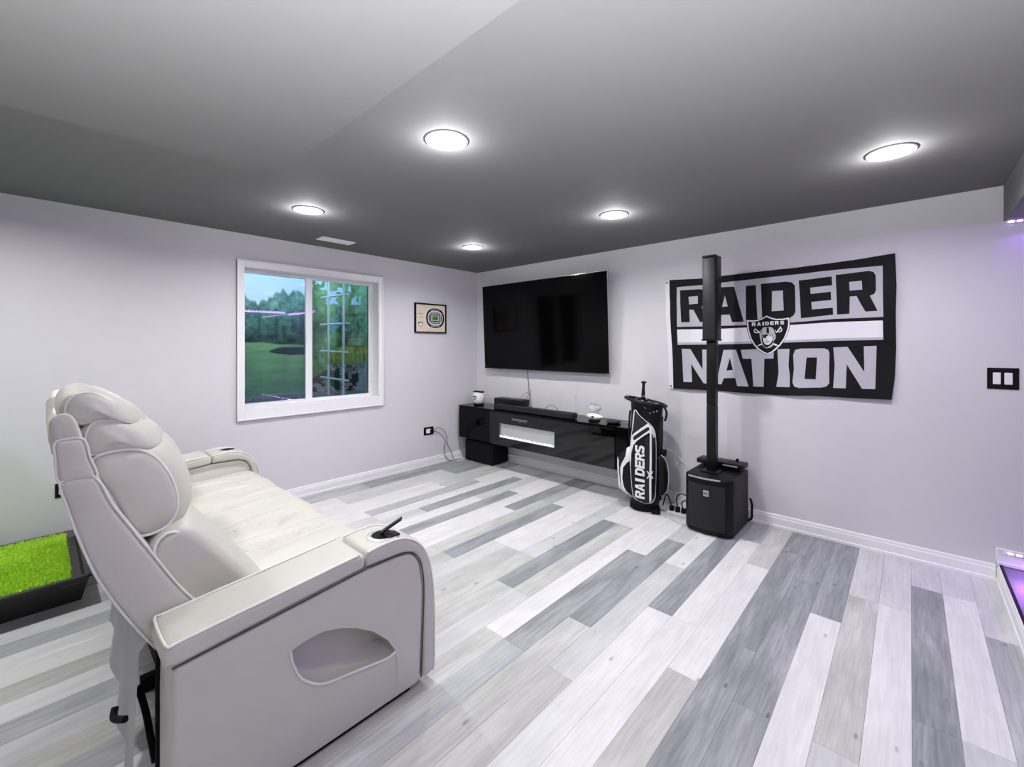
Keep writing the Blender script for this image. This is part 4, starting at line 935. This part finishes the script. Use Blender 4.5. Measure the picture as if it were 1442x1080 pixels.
# ================================================================ COLUMN LOUDSPEAKER
sp = thing('column_loudspeaker', 'tall black column loudspeaker on a subwoofer base, standing before the flag', 'loudspeaker', (3.11, -.3, 0))
SX0, SX1, SY0, SY1, SZ = 2.93, 3.283, -.50, -.08, .435
prof = [(SX0, SY1), (SX1, SY1), (SX1, SY0+.03), (SX1-.035, SY0-.022), ((SX0+SX1)/2, SY0-.045), (SX0+.035, SY0-.022), (SX0, SY0+.03)]
def prism(prof, z0, z1, name, m, parent, r=.012):
    n = len(prof); vs = [(x, y, z0) for x, y in prof]+[(x, y, z1) for x, y in prof]
    fs = [tuple(range(n)), tuple(range(n, 2*n))[::-1]]+[(i, n+i, n+(i+1) % n, (i+1) % n) for i in range(n)]
    o = mesh(name, vs, fs, m, parent); bm = bmesh.new(); bm.from_mesh(o.data); bmesh.ops.recalc_face_normals(bm, faces=bm.faces)
    if r: bmesh.ops.bevel(bm, geom=bm.edges[:], offset=r, segments=3, profile=.5, affect='EDGES', clamp_overlap=True)
    bm.to_mesh(o.data); bm.free(); smooth_by_angle(o.data, 35); return o
cab = prism(prof, .012, SZ, 'base_cabinet', mat('speaker_cabinet', (9, 9, 11), .5, spec=.22, bump=.4, bscale=500, bdist=.0006), sp, .012)
# perforated grille: curved steel sheet with rows of raised dots
def gy(x):
    t = abs(x-(SX0+SX1)/2)/((SX1-SX0)/2-.035); return SY0-.045+.023*min(1, t)**1.6
gr = MB(); n = 24
vs = []; fs = []
for i in range(n+1):
    x = SX0+.042+(SX1-SX0-.084)*i/n
    for z in (.045, SZ-.05): vs.append((x, gy(x)-.006, z))
for i in range(n): fs.append((2*i, 2*i+1, 2*i+3, 2*i+2))
gr.add(vs, fs); g0 = gr.build('front_grille', M['grille'], sp)
dots = MB(); k = 0
for j in range(28):
    for i in range(27):
        x = SX0+.05+(SX1-SX0-.10)*(i+(j % 2)*.5)/26.5; z = .055+j*.0119
        y = gy(x)-.0075; h = .0026
        dots.add([(x-h, y+.001, z), (x, y+.001, z-h), (x+h, y+.001, z), (x, y+.001, z+h), (x, y-.001, z)], [(0, 1, 4), (1, 2, 4), (2, 3, 4), (3, 0, 4)])
dd = dots.build('grille_mesh', mat('grille_dots', (34, 34, 36), .5), g0); dd['kind'] = 'stuff'
MB().tube([(x, gy(x)-.004, SZ-.008) for x in np.linspace(SX0+.045, SX1-.075, 12)], .0065, 8, sub=1).build('top_lip', mat('lip_painted_sheen', (150, 150, 156), .35), sp)  # pale tube, the sheen along the lip put into its colour
MB().box(3.092, 3.134, SY0-.058, SY0-.052, .298, .345, .004, 2).build('badge', M['silver'], g0)
bt = MB().box(3.097, 3.129, SY0-.0595, SY0-.0575, .303, .340, .003, 1).build('badge_plate', M['flagsilver'], g0)
bl = MB(); x0 = 3.101; zz = .311; y_ = SY0-.061
bl.box(x0, x0+.011, y_, y_+.002, zz, zz+.003).box(x0, x0+.011, y_, y_+.002, zz+.0095, zz+.0125).box(x0, x0+.011, y_, y_+.002, zz+.019, zz+.022).box(x0, x0+.003, y_, y_+.002, zz, zz+.022)
bl.add([(x0+.013, y_, zz+.022), (x0+.0165, y_, zz+.022), (x0+.0195, y_, zz+.008), (x0+.0225, y_, zz+.022), (x0+.026, y_, zz+.022), (x0+.021, y_, zz), (x0+.018, y_, zz)], [(0, 1, 2, 6), (2, 5, 6), (2, 3, 4, 5)])
bl.build('badge_letters', M['black'], g0)
for x in (SX0+.04, SX1-.04):
    for y in (SY0+.04, SY1-.04): MB().lathe([(0, 0), (.02, 0), (.018, .014)], 12, (x, y, 0)).build('foot', M['matte'], sp)
MB().box(3.02, 3.15, -.40, -.22, SZ-.001, SZ+.012, .004, 2).build('pole_plate', M['black'], sp, smooth=True)
PX, PY = 3.083, -.32
for z0, z1 in ((SZ+.01, .96), (.962, 1.477)):
    MB().box(PX-.034, PX+.034, PY-.036, PY+.036, z0, z1, .005, 2).build('pole_section', M['black'], sp, smooth=True)
ar = MB().box(PX-.052, PX+.052, PY-.075, PY+.055, 1.472, 2.135, .007, 2).build('array_cabinet', M['black'], sp, smooth=True)
MB().box(PX-.046, PX+.046, PY-.083, PY-.073, 1.485, 2.122, .005, 2).build('array_grille', mat('array_grille', (24, 25, 25), .5), ar, smooth=True)
MB().box(PX-.056, PX+.056, PY-.085, PY+.058, 1.470, 1.482, .003, 1).build('array_foot_cap', M['black'], ar)
MB().box(PX-.053, PX+.053, PY-.084, PY+.056, 2.122, 2.142, .009, 3).build('array_top_cap', M['black'], ar, smooth=True)
# bundled cable down the back right corner
MB().tube([(3.29, -.06, .20), (3.305, -.06, .15), (3.302, -.055, .10), (3.30, -.06, .04), (3.26, -.06, .012)], .009, 8).build('rear_cable', M['matte'], sp, smooth=True)
# effects tray lying on the cabinet, behind the pole
mx = thing('mixer', 'flat black mixer lying across the top of the loudspeaker base behind its pole', 'mixer', (3.10, -.2, SZ))
MB().box(2.925, 3.285, -.225, -.085, SZ+.022, SZ+.06, .008, 2).build('mixer_body', M['black'], mx, smooth=True)
MB().box(2.98, 3.23, -.21, -.10, SZ, SZ+.024, .003, 1).build('mixer_stand', M['matte'], mx)
MB().box(3.13, 3.24, -.2275, -.2245, SZ+.036, SZ+.044).build('mixer_light_bar', M['flagsilver'], mx)
MB().lathe([(0, 0), (.012, 0), (.012, .018), (.008, .02), (0, .02)][::-1], 14, (3.21, -.11, SZ+.06)).build('mixer_knob', M['black'], mx, smooth=True)

# ---- power strip, plugs and cords between bag and loudspeaker
ps = thing('power_strip', 'white power strip on the floor between golf bag and loudspeaker', 'power strip', (2.84, -.2, 0))
MB().box(2.72, 2.90, -.33, -.28, 0, .035, .006, 2).build('strip_body', M['cord'], ps, smooth=True)
for k in range(3):
    MB().box(2.735+k*.05, 2.768+k*.05, -.328, -.29, .034, .075, .006, 2).build('plug', M['matte'], ps, smooth=True)
for pts, r, m, lb in (
 ([(2.64, -.16, .52), (2.70, -.10, .46), (2.80, -.06, .34), (2.88, -.08, .22), (2.91, -.12, .15)], .006, 'cord', 'white cord sloping from the golf bag down to the loudspeaker base'),
 ([(2.90, -.10, .20), (2.85, -.12, .15), (2.78, -.16, .08), (2.70, -.2, .03), (2.70, -.14, .012), (2.66, -.10, .01)], .005, 'cord', 'white cord lying low beside the golf bag foot'),
 ([(2.75, -.31, .07), (2.72, -.30, .14), (2.69, -.27, .15), (2.66, -.24, .10), (2.63, -.2, .02)], .005, 'matte', 'black cord curling up from the leftmost plug of the power strip'),
 ([(2.80, -.31, .07), (2.79, -.30, .15), (2.82, -.27, .18), (2.87, -.24, .15), (2.91, -.2, .06)], .005, 'matte', 'black cord curling up from the middle plug of the power strip'),
 ([(2.85, -.31, .07), (2.84, -.32, .12), (2.87, -.30, .14), (2.91, -.28, .10), (2.92, -.26, .03)], .005, 'matte', 'black cord curling over from the right plug toward the loudspeaker'),
 ([(2.73, -.335, .02), (2.78, -.40, .008), (2.85, -.44, .008), (2.92, -.47, .008)], .005, 'cord', 'white cord running along the floor to the front of the loudspeaker'),
 ([(2.70, -.33, .02), (2.62, -.28, .01), (2.55, -.2, .01), (2.52, -.12, .01)], .004, 'greycord', 'grey cord on the floor behind the golf bag')):
    tag(MB().tube(pts, r, 7).build('cord', M[m], None, smooth=True), lb, 'cord', 'cords between golf bag and loudspeaker')

# ================================================================ GOLF BAG (built in its own frame: x right, -y to the viewer, z up)
BA = R(25.8)
bag = thing('golf_bag', 'black and white golf stand bag with team lettering, leaning beside the console', 'golf bag', (2.515, -.33, 0), BA)
q = lambda X, Y: ((X-237.6)*.00139, (829-Y)*.00142)
def bagpart(mb, name, m, parent=bag, smooth=True): return mb.build(name, M[m] if isinstance(m, str) else m, parent, local=True, smooth=smooth)
# tube body
def ell_tube(secs, n=36):
    vs = []; fs = []
    for (cx, cy, rx, ry, z, tilt) in secs:
        for k in range(n):
            a = 2*math.pi*k/n; x = rx*math.cos(a); vs.append((cx+x, cy+ry*math.sin(a), z+tilt*x))
    for i in range(len(secs)-1):
        for k in range(n): fs.append((i*n+k, i*n+(k+1) % n, (i+1)*n+(k+1) % n, (i+1)*n+k))
    fs.append(tuple(range(n))[::-1]); m = MB(); m.add(vs, fs); return m
body = ell_tube([(.0, 0, .10, .085, .02, 0), (.005, 0, .12, .10, .06, 0), (.015, 0, .125, .105, .3, 0), (.02, 0, .125, .105, .6, 0), (.02, 0, .13, .11, .85, 0), (.02, 0, .135, .112, .90, -.12), (.02, 0, .125, .10, .905, -.12), (.02, 0, .118, .095, .86, -.12)])
bagpart(body, 'bag_tube', 'bagblack')
bagpart(ell_tube([(.0, 0, .11, .095, .0, 0), (.0, 0, .125, .105, .012, 0), (.0, 0, .12, .10, .06, 0), (.0, 0, .09, .08, .065, 0)]), 'bag_foot', 'matte')
# top cuff ring and dividers
ring = [(.02+.16*math.cos(a)-(.02 if math.cos(a) < 0 else 0), .13*math.sin(a), .945-.22*(.15*math.cos(a))-.005) for a in np.linspace(0, 2*math.pi, 28, endpoint=False)]
cuff = bagpart(MB().tube(ring, .014, 10, closed=True, sub=2), 'top_cuff', 'black')
collar = ell_tube([(.02, 0, .128, .108, .885, -.12), (.02, 0, .142, .118, .93, -.2), (.02, 0, .136, .112, .935, -.2), (.02, 0, .11, .09, .90, -.15)]); bagpart(collar, 'collar', 'bagblack')
for k, (x, y, r) in enumerate([(-.06, -.02, 0), (0.0, -.03, 0), (.06, -.02, 0), (.10, 0, 0)]):
    bagpart(MB().box(x-.003, x+.003, -.085, .085, .90-.2*x, .945-.22*x, .002, 1), 'divider', 'black', cuff)
for x, y in ((-.07, -.05), (-.02, -.075), (.035, -.06), (.085, -.07), (.11, -.02)):
    bagpart(MB().box(x-.012, x+.012, y-.01, y+.01, .945-.22*x, .957-.22*x, .003, 1), 'divider_pad', 'silver', cuff)
# raised handle
h = bagpart(MB().tube([(-.012, .03, .93), (-.010, .03, 1.0), (-.008, .03, 1.06), (-.006, .03, 1.105)], .013, 10, sub=2, rad=[.02, .017, .012, .014]), 'handle', 'black')
bagpart(MB().box(-.028, .018, .012, .05, 1.10, 1.115, .005, 2), 'handle_grip', 'black', h)
bagpart(MB().tube([(-.03, .03, .955), (-.01, .012, .985), (.015, .03, .955)], .010, 8), 'handle_joint', 'silver', h)
# pockets: pillow panels cut along their print
def pocket(name, out, layers, y0, depth, rr_, mats, tilt=0, step=.012, bow=0, xc=0, hw=.1, gus=.08):
    O = np.array(out)
    def fn(a, b):
        d = 1e9
        for i in range(len(O)):
            p, q2 = O[i], O[(i+1) % len(O)]; e = q2-p; t = max(0, min(1, ((a-p[0])*e[0]+(b-p[1])*e[1])/(e@e+1e-12))); d = min(d, math.hypot(a-p[0]-e[0]*t, b-p[1]-e[1]*t))
        t = min(1, d/rr_); s = math.sqrt(1-(1-t)**2)
        return (a, y0-depth*s+bow*((a-xc)/hw)**2+tilt*(a-xc), b)
    o = print_sheet(name, out, layers, [M[m] for m in mats], fn, step, bag, local=True)
    g_ = MB(); n = len(out); vv = []
    for a, b in out: x, y, z = fn(a, b); vv += [(x, y, z), (x*.94, y+gus*.5, z), (x*.86, y+gus, z)]
    g_.add(vv, [(3*i+j, 3*((i+1) % n)+j, 3*((i+1) % n)+j+1, 3*i+j+1) for i in range(n) for j in (0, 1)]); bagpart(g_, 'gusset', 'bagblack', o)
    return o, fn
def pipe_on(fn, out, r, name, m, parent, closed=True, off=.002):
    P = [fn(a, b) for a, b in out]; P = [(x, y-off, z) for x, y, z in P]
    return bagpart(MB().tube(P, r, 6, closed=closed, sub=3), name, m, parent)
PM = ['bagblack', 'bagwhite', 'bagcharcoal', 'silver']
# right side ball pocket
out = [q(*p) for p in [(325, 480), (352, 500), (370, 530), (380, 590), (380, 650), (372, 700), (355, 728), (330, 738), (300, 738), (300, 480)]]
pr_, fr_ = pocket('ball_pocket', out, [], -.03, .05, .05, PM, step=.02); pipe_on(fr_, out[:7], .0035, 'ball_pocket_piping', 'bagwhite', pr_, False)
# left garment pocket
out = [q(*p) for p in [(74, 520), (88, 500), (112, 475), (135, 455), (160, 440), (200, 430), (200, 745), (170, 755), (130, 742), (105, 728), (84, 712), (77, 650), (73, 580)]]
lay = [(1, [q(*p) for p in [(130, 456), (160, 440), (175, 450), (160, 520), (130, 545), (108, 575), (103, 640), (112, 690), (128, 722), (150, 740), (140, 748), (112, 735), (98, 715), (92, 640), (90, 580), (100, 548), (122, 505)]]),
       (1, [q(*p) for p in [(73, 530), (80, 530), (84, 620), (94, 708), (100, 722), (82, 712), (74, 640)]])]
pl_, fl_ = pocket('garment_pocket', out, lay, -.035, .05, .06, PM, step=.015, tilt=-.1, gus=.05)
pipe_on(fl_, [q(*p) for p in [(74, 520), (73, 580), (77, 650), (84, 712), (105, 728), (130, 742), (165, 756)]], .0035, 'garment_pocket_piping', 'bagwhite', pl_, False)
pipe_on(fl_, [q(*p) for p in [(145, 520), (155, 500)]], .003, 'garment_seam', 'bagwhite', pl_, False)
# front pocket with lettering
out = [q(*p) for p in [(178, 212), (205, 240), (240, 272), (268, 292), (290, 320), (302, 365), (306, 450), (305, 600), (302, 700), (296, 745), (275, 768), (235, 768), (200, 758), (178, 745), (168, 720), (160, 650), (154, 560), (152, 480), (157, 400), (165, 330)]]
lay = [(2, [q(*p) for p in [(178, 212), (205, 240), (240, 272), (268, 292), (230, 320), (160, 380), (168, 300)]]),
       (1, [q(*p) for p in [(158, 372), (180, 345), (215, 315), (258, 285), (290, 318), (304, 370), (290, 370), (285, 350), (262, 340), (225, 365), (190, 395), (172, 420), (160, 470), (155, 560), (148, 560), (152, 470)]]),
       (2, [q(*p) for p in [(170, 382), (175, 365), (215, 333), (255, 305), (265, 308), (267, 322), (235, 345), (185, 385), (175, 392)]]),
       (2, [q(*p) for p in [(240, 372), (268, 355), (266, 760), (240, 762)]]),
       (1, [q(*p) for p in [(268, 340), (279, 335), (280, 500), (278, 640), (278, 758), (266, 762), (265, 640), (268, 500)]]),
       (3, [q(*p) for p in [(284, 345), (287, 350), (289, 500), (287, 740), (283, 750), (284, 500)]])]
x_, z_ = q(238, 738); lay += text_layers('RAIDERS', x_, z_, .45, .078, .002, 1, 0, slant=.12, rot=R(90))
for dx, dz in ((0, 0),):
    ex, ez = q(270, 590)
    lay += [(1, [(ex+a, ez+b) for a, b in [(-.028, .03), (-.020, .034), (0, .008), (.02, .034), (.028, .028), (.010, 0), (.028, -.028), (.02, -.034), (0, -.008), (-.020, -.034), (-.028, -.028), (-.010, 0)]]), (1, rr(ex, ez, .022, .03, .008)), (0, rr(ex-.003, ez+.003, .006, .004, .001, 1))]
pf_, ff_ = pocket('front_pocket', out, lay, -.115, .045, .04, PM, step=.012, bow=.02, xc=-.01, hw=.1)
pipe_on(ff_, out, .0038, 'front_pocket_piping', 'bagwhite', pf_, True)
pipe_on(ff_, [q(*p) for p in [(178, 215), (172, 290), (158, 370)]], .003, 'strap_piping', 'bagwhite', pf_, False, .004)
bagpart(MB().tube([(-.045, -.13, .82), (-.03, -.145, .77), (-.01, -.15, .72)], .004, 6), 'zip_pull', 'silver', pf_)
# legs, strap, side details
for x in (-.105, .135): bagpart(MB().tube([(x, .05, .86), (x*1.02, .06, .45), (x*1.0, .07, .06)], .009, 8), 'stand_leg', 'black')
lg = bagpart(MB().box(.055, .13, -.14, .0, .004, .03, .008, 2), 'stand_foot', 'matte')
bagpart(MB().tube([(.165, -.02, .90), (.182, -.03, .86), (.18, -.03, .82), (.17, -.02, .78)], .009, 8), 'strap_buckle', 'black')
bagpart(MB().tube([(.15, -.05, .82), (.145, -.09, .65), (.14, -.07, .5)], .006, 8), 'side_strap', 'bagblack')
bagpart(MB().tube([(-.12, -.04, .86), (-.125, -.06, .8), (-.13, -.06, .65), (-.12, -.05, .55)], .008, 8), 'shoulder_strap', 'bagblack')
bagpart(MB().box(.125, .185, -.02, .02, .475, .53, .006, 2), 'side_clip', 'black')
for x, z in ((.005, .90), (.075, .875), (.10, .885), (.045, .86)): bagpart(MB().box(x-.008, x+.008, -.118, -.10, z-.008-.1*x, z+.008-.1*x, .003, 1), 'rivet', 'silver')

# ================================================================ PUTTING TRAY WITH GRASS
gt = thing('turf_tray', 'charcoal plastic tray filled with bright green artificial turf, on the floor behind the sofa', 'turf tray', (.5, -4.4, 0))
def frustum(x0, x1, y0, y1, z0, X0, X1, Y0, Y1, z1):
    return [(x0, y0, z0), (x1, y0, z0), (x1, y1, z0), (x0, y1, z0), (X0, Y0, z1), (X1, Y0, z1), (X1, Y1, z1), (X0, Y1, z1)]
TY0, TY1, TX0, TX1, TZ = -5.6, -3.75, .05, .925, .18
mtr = MB()
o_ = frustum(TX0+.07, TX1-.13, TY0+.05, TY1+.0-.03, .0, TX0, TX1, TY0, TY1, TZ); i_ = frustum(TX0+.08, TX1-.14, TY0+.06, TY1-.04, .12, TX0+.02, TX1-.02, TY0+.02, TY1-.02, TZ)
mtr.add(o_+i_, [(3, 2, 1, 0), (0, 1, 5, 4), (1, 2, 6, 5), (2, 3, 7, 6), (3, 0, 4, 7), (8, 9, 10, 11), (13, 9, 8, 12), (14, 10, 9, 13), (15, 11, 10, 14), (12, 8, 11, 15), (4, 5, 13, 12), (5, 6, 14, 13), (6, 7, 15, 14), (7, 4, 12, 15)])
tb = mtr.build('tray_body', M['traygrey'], gt)
MB().box(TX0-.004, TX1+.008, TY1-.012, TY1+.006, TZ-.014, TZ+.003, .003, 1).box(TX1-.012, TX1+.008, TY0, TY1, TZ-.014, TZ+.003, .003, 1).box(TX0-.004, TX0+.012, TY0, TY1, TZ-.014, TZ+.003, .003, 1).build('tray_rim', M['traygrey'], gt)
MB().box(TX0+.02, TX1-.02, TY1-.11, TY1-.02, TZ-.045, TZ-.03).build('tray_end_ledge', M['traygrey'], gt)
MB().tube([(TX1-.07, -4.11, .10), (TX1-.01, -4.11, .105), (TX1-.01, -4.32, .105), (TX1-.07, -4.32, .10)], .01, 8, sub=2).build('tray_handle', M['black'], gt, smooth=True)
# turf: a mat under several thousand short blades
random.seed(11); tm = MB()
gm = M['turf'] = mat('turf_green', (150, 215, 40), .6, var=.25, vscale=60, spec=.3)
MB().box(TX0+.02, TX1-.03, TY0+.02, TY1-.075, TZ-.04, TZ-.006).build('turf_backing', gm, gt)
V = []; F = []
for k in range(26000):
    x = random.uniform(TX0+.015, TX1-.025); y = random.uniform(-4.45, TY1-.07) if k % 12 else random.uniform(TY0, -4.45)
    a = random.random()*6.283; w_ = .0028; hgt = random.uniform(.008, .018); lx = random.uniform(-.008, .008); ly = random.uniform(-.008, .008); z = TZ-.007; n = len(V)
    V += [(x-w_*math.cos(a), y-w_*math.sin(a), z), (x+w_*math.cos(a), y+w_*math.sin(a), z), (x+lx, y+ly, z+hgt)]; F.append((n, n+1, n+2))
tf = mesh('turf_blades', V, F, mat('turf_blade', (190, 240, 70), .45, var=.35, vscale=90, spec=.5), gt); tf['kind'] = 'stuff'
